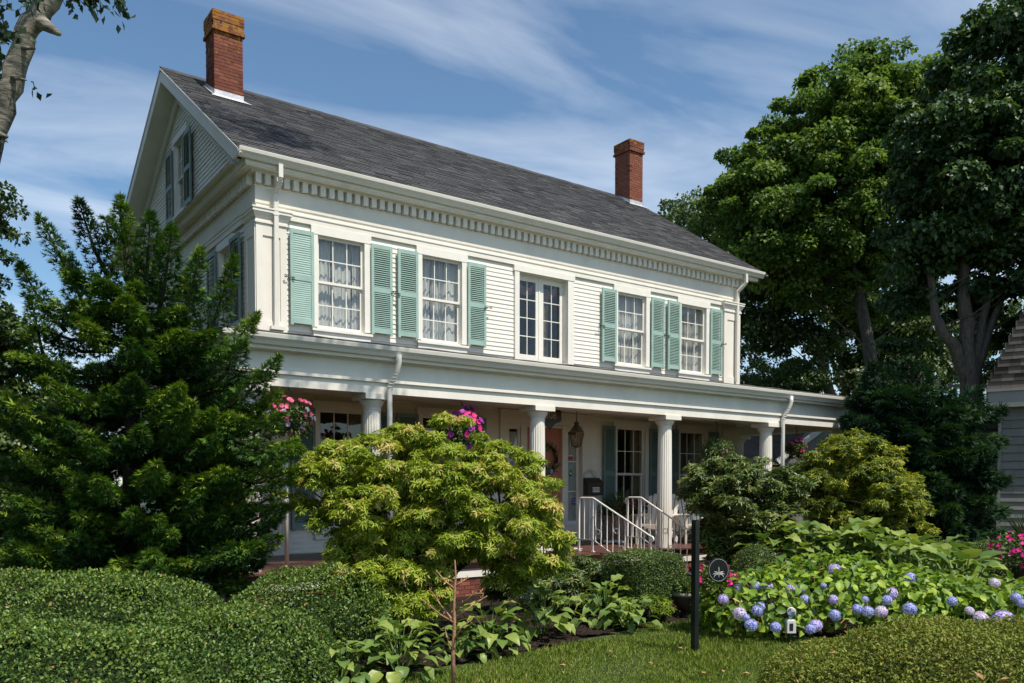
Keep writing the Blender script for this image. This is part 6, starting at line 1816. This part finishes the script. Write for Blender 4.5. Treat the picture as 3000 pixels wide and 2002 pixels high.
for (u0, v0, u1, v1, n) in ((150,-30,205,10,26),(200,-40,225,34,24),(260,-40,275,30,26),(235,-50,285,-5,18),(170,-40,185,16,20),(120,-40,150,14,14),(90,-30,60,24,18),(60,-20,75,14,12),(-20,20,14,85,24),(0,60,34,100,18),(28,80,52,78,8),(-20,110,22,150,24),(-10,150,28,168,14),(10,0,18,8,8),(200,-20,235,12,16),(280,0,288,40,12),(72,188,80,205,5),(-6,180,2,205,8)):
    d0 = BD + rng.normal(0,.25); p = np.array(at(u0,v0,d0)); q = np.array(at(u1,v1,d0)); lb.tube([tuple(p), tuple((p+q)/2+[0,0,.03]), tuple(q)], [.006,.005,.002], 5)
    f = rng.random((n,1)); P = p+(q-p)*f + rng.normal(size=(n,3))*.035
    L.add(*leaves(P, (q-p)[None]*.5+rng.normal(size=(n,3))*.2+[0,0,-.25], rnd(n,rng), .075, .05, .12, rng.random(n)*.5))
lb.build('twigs', 'bark_dark', bt, True); L.build('hanging_leaves', 'birch_leaf', bt)
# trees outside the left edge; two reach into the picture
tree('left_edge_tree', 'leafy branches reaching in at the left edge beside the dark conifer', [(T((-160,1330,13),(-150,900,13),(-120,600,13),(-90,350,13)), [.16,.13,.09,.05])],
    [ell(-20,355,13,30,40,.3), ell(5,470,13,42,26,.3), ell(0,500,13,26,22,.3), ell(-6,598,13,24,18,.3), ell(-120,500,13,100,180,1.2), ell(-110,750,13,100,160,1.2)], 110, 8500, .20, .075, .05, 'poplar', 78, limbs=60, lr=.02, tint_mu=.4, tint_sd=.15, flat=.8)
tree('gable_shade_tree', 'unseen leafy tree added left of the gable to darken it', [([(-4.5,17.5,0),(-4.3,17.5,4),(-4,17.5,9)], [.35,.28,.1])],  # out of view, added to keep sky light off the gable
    [(np.array([-3.6,17.6,7.6]), np.array([3.9,4.8,6.0])), (np.array([-3.0,22.5,9.0]), np.array([4.0,4.0,5.0])), (np.array([-3.2,12.8,5.5]), np.array([2.5,2.8,4.0])), (np.array([-5.0,18,3.6]), np.array([2.5,6.5,2.8]))], 700, 42000, .75, .37, .32, 'maple_dark', 80, limbs=40, lr=.08, flat=.7)
tree('left_garden_tree', 'dull green leafy tree behind the conifer at the left edge', [(T((-60,1330,14),(-50,1100,14),(-30,850,14)), [.12,.1,.05])],
    [ell(0,800,14,60,70,.7), ell(10,900,14,80,80,.8), ell(-60,760,14,70,100,.8), ell(60,880,14,60,50,.6), ell(20,1060,12.5,60,110,.8), ell(-20,1180,12.5,90,110,.8), ell(60,1240,12.5,90,70,.8), ell(-10,1010,13,90,90,.9), ell(90,1020,13.5,80,80,.8), ell(170,1150,13,90,110,.8)], 200, 30000, .28, .10, .065, 'rhodo', 79, limbs=40, lr=.02, tint_mu=.28, tint_sd=.2, flat=.7)

# ================================================================== NEIGHBOURS
def mwlocal(o, rz): return Matrix.Translation(o) @ Matrix.Rotation(rz, 4, 'Z')
# right: grey shingled house with a cedar mansard; its left corner shows
nb_ = at(2296, 1100, 20.5); ox, oy = nb_.x, nb_.y
t = thing('grey_neighbour_house', (ox, oy, 0), 'grey shingled neighbouring house with brown mansard roof at the right edge', 'house')
mw = mwlocal((ox, oy, 0), AZ - math.pi/2 - R(33)) @ Matrix.Translation((0,0,-.28)) @ Matrix.Scale(1.165, 4)
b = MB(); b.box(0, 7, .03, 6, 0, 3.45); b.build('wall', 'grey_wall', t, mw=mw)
cnt = 0
for r in range(19):
    x = .0 - (r % 2)*.18; z = .1+r*.172
    while x < 1.3:
        w = random.uniform(.28,.44); m = MB(); a = max(0,x)
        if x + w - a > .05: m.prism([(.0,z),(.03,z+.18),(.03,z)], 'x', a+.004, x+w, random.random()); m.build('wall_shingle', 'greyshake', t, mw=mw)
        x += w
b = MB(); b.box(-.25, 7, -.22, 6, 3.45, 3.80); b.box(-.28,7,-.25,6,3.78,3.84); b.box(-.06,.0,-.03,.12,0,3.45); b.build('eave', 'grey_trim', t, mw=mw)
b = MB(); b.prism([(-.28,3.85),(.45,5.6),(.72,6.75),(7,6.75),(7,3.85)], 'y', -.10, 6); b.build('mansard_roof', 'roof_far', t, mw=mw)
rest = MB(); mcount = 0
for r in range(19):
    z0 = 3.85 + r*.15
    def xs(z): return -.28 + (z-3.85)*(.73/1.75) if z < 5.6 else .45 + (z-5.6)*.27/1.15
    x = xs(z0)
    while x < 2.0:
        w = random.uniform(.16,.26)
        m = MB(); y1 = -.10 - .035
        m.add([(x+.005,y1,z0),(x+w,y1,z0),(x+w+.0,-.10,z0+.2),(x+.005,-.10,z0+.2),(x+.005,y1+.03,z0),(x+w,y1+.03,z0)], [(0,1,2,3),(0,4,5,1)], random.random()); m.build('roof_shingle', 'cedar', t, mw=mw) if mcount < 200 else rest.add(m.v, m.f, m.t[0])
        mcount += 1; x += w
if rest.v: tag(rest.build('roof_shingles', 'cedar', t, mw=mw), kind='stuff')
b = MB(); b.box(.55,7,-.3,6,6.75,6.95); b.build('roof_crown', 'grey_trim', t, mw=mw)
# its roof deck with a white railing, left of the mansard
q = at(2185, 900, 24); t2 = thing('deck_railing', (q.x, q.y, 3.4), 'white balustrade on a roof deck glimpsed between the dark trees', 'railing')
mw = mwlocal((q.x, q.y, 0), AZ - math.pi/2 + R(-2)) @ Matrix.Translation((0,0,-.40)) @ Matrix.Scale(1.23, 4)
b = MB(); b.box(-.1,1.7,-.03,.03,4.12,4.17); b.box(-.12,1.7,-.05,.05,4.17,4.19); b.build('top_rail', 'plastic', t2, mw=mw)
b = MB(); b.box(-.1,1.7,-.02,.02,3.45,3.50); b.build('bottom_rail', 'plastic', t2, mw=mw)
for k in range(15):
    b = MB(); b.box(-.05+k*.12,-.015+k*.12,-.015,.015,3.5,4.12); b.build('baluster', 'plastic', t2, mw=mw)
b = MB(); b.box(-.3,1.9,-.1,3,3.15,3.44); b.box(-.2,1.8,0,2.9,0,3.15); b.build('deck_base', 'grey_trim', t2, mw=mw)
# far: low shingled cottage seen through the end of the porch
q = at(1740, 1060, 31); t3 = thing('far_cottage', (q.x, q.y, 0), 'weathered shingled cottage seen through the right end of the porch', 'cottage')
mw = mwlocal((q.x, q.y, 0), AZ - math.pi/2 + R(4))
b = MB(); b.box(-1.2, 9, 0, 6, 0, 2.7); b.prism([(.8,2.7),(3.3,4.6),(5.8,2.7)], 'y', -.3, 5); b.build('wall', 'grey_wall', t3, mw=mw)
b = MB(); b.prism([(-.4,2.65),(3.0,4.9),(6.4,2.65)], 'x', -1.6, 9.2); b.build('roof', 'roof_far', t3, mw=mw)
b = MB()
for r in range(20):
    z = 2.72+r*.10; y = -.36 + (z-2.65)*(3.4/2.25)
    x = -1.6 - (r % 2)*.15
    while x < 4.5:
        w = random.uniform(.25,.4); b.add([(x,y,z),(x+w-.01,y,z),(x+w-.01,y+.16,z+.13),(x,y+.16,z+.13),(x,y+.02,z-.03),(x+w-.01,y+.02,z-.03)], [(0,1,2,3),(4,5,1,0)], random.random()); x += w
tag(b.build('roof_shingles', 'cedar', t3, mw=mw), kind='stuff')
b = MB(); b.bar((.6,-.35,2.75),(3.3,-.35,4.75),.12,.2); b.bar((6,-.35,2.75),(3.3,-.35,4.75),.12,.2); b.build('gable_trim', 'plastic', t3, mw=mw)
b = MB()
for k in range(3): b.box(2.2+k*1.4, 2.25+k*1.4, -.33, -.3, 1.0, 2.2)
b.box(2.2,5.05,-.33,-.3,2.2,2.28); b.box(2.2,5.05,-.33,-.3,1.55,1.6); b.build('window_bars', 'plastic', t3, mw=mw)
b = MB(); b.box(2.2,5.05,-.305,-.301,1.0,2.2); b.build('window_glass', 'sign_black', t3, mw=mw)

# ================================================================== LAWN GRASS, MULCH CHIPS, FALLEN LEAVES
rng = np.random.default_rng(91)
n = 170000
XY = np.stack([rng.uniform(1.5, 11.5, n), rng.uniform(2.8, 8.6, n)], 1)
dep = XY@np.array([FH.x, FH.y]); lat = XY@np.array([RT.x, RT.y])
ok = (dep > 6.0) & (dep < 12) & (np.abs(lat/dep) < .68)
ok &= np.array([not (in_bed(x, y) or in_bed2(x, y) or in_path(x, y)) if o else False for (x, y), o in zip(XY, ok)])
XY = XY[ok]; n = len(XY)
pt = np.sin(XY[:,0]*2.1+1.2*np.sin(XY[:,1]*1.7))*np.sin(XY[:,1]*2.3+.8)
patchy = .1*pt + .10*np.sin(XY[:,0]*7.3+XY[:,1]*3)*np.sin(XY[:,1]*6.1)
P = np.concatenate([XY, np.zeros((n,1))], 1)
A = rng.normal(size=(n,3))*[.5,.5,.1]+[0,0,1]
hgt = (.032+.035*rng.random(n))*(1+.5*pt)
L = Leafs(); L.add(*leaves(P, A, rnd(n,rng)*[1,1,.2], hgt, .006+.004*rng.random(n), .1, .42+patchy+rng.normal(0,.2,n)+(rng.random(n) > .95)*.4, .25))
tag(L.build('lawn_grass', 'grass_blade'), 'short mown lawn grass', 'grass', kind='stuff')
n = 14000
XY = np.stack([rng.uniform(1.5, 13, n), rng.uniform(4.5, 11, n)], 1)
ok = np.array([in_bed(x, y) or in_bed2(x, y) for x, y in XY]); XY = XY[ok]; n = len(XY)
P = np.concatenate([XY, .022+.03*rng.random((n,1))], 1); A = rnd(n,rng)*[1,1,.35]
L = Leafs(); L.add(*leaves(P, A, rnd(n,rng)*.5+[0,0,1], .035+.03*rng.random(n), .014, .1, np.clip(rng.normal(.45,.25,n),0,.97)+(rng.random(n) > .97)*.3))
tag(L.build('mulch_chips', 'mulch_chip'), 'dark bark mulch chips', 'mulch', kind='stuff')
fm = []
for k in range(4):
    b = MB(); b.v = [(0,0,.012),(.025,-.018,.022),(.055,-.014,.018),(.085,0,.010),(.055,.016,.024),(.025,.018,.015),(.045,0,.006)]
    b.f = [(0,1,6),(1,2,6),(2,3,6),(3,4,6),(4,5,6),(5,0,6)]; b.t = [.5]*6
    fm.append(b.mesh('fallen_leaf', 'deadleaf'))
for k, (u, v) in enumerate(((1830,1528),(1905,1538),(1722,1560),(1660,1552),(1480,1535),(1905,1480),(1620,1560),(1300,1540),(1400,1505),(1550,1500))):
    p = gp(u, v); o = inst(fm[k % 4], 'fallen_leaf', None, Matrix.Translation(p + Vector((0,0,.045))) @ Matrix.Rotation(k*1.3, 4, 'Z')); tag(o, 'small dry tan leaf ' + ('on the lawn edge touching the yew mound low down','lying near the left flank of the yew mound','on the grass right of the foot of the black post','on the grass just right and below the black post foot','on open lawn left of the black post foot','on the grass below the hydrangea and the garden light','on the lawn straight below the black post','on the lawn between the bare sapling and the post','on the lawn edge below the middle hosta','on the lawn left of the post, near the mulch')[k], 'leaf', 'fallen leaves on the lawn')
def mtop(u, v, d):
    return at(u, v, d)
for k, (u, v, d) in enumerate(((2005,1468,5.9),(1925,1500,5.6),(2140,1500,5.6),(2210,1432,6.2),(2320,1560,5.1),(2235,1545,5.2),(2330,1480,5.7),(2085,1440,6.15))):
    o = inst(fm[k % 4], 'fallen_leaf', None, Matrix.Translation(mtop(u, v, d)) @ Matrix.Rotation(k*2.1, 4, 'Z') @ Matrix.Rotation(.4, 4, 'Y')); tag(o, 'dry tan leaf caught on the yew mound, ' + ('near its upper left shoulder','low on its left flank','in the middle of its top','high up under the hydrangea heads','nearest the bottom right corner','just left of the lowest one','at the far right below the pale flowers','high on the left of its crest')[k], 'leaf', 'dry leaves on the yew mound')
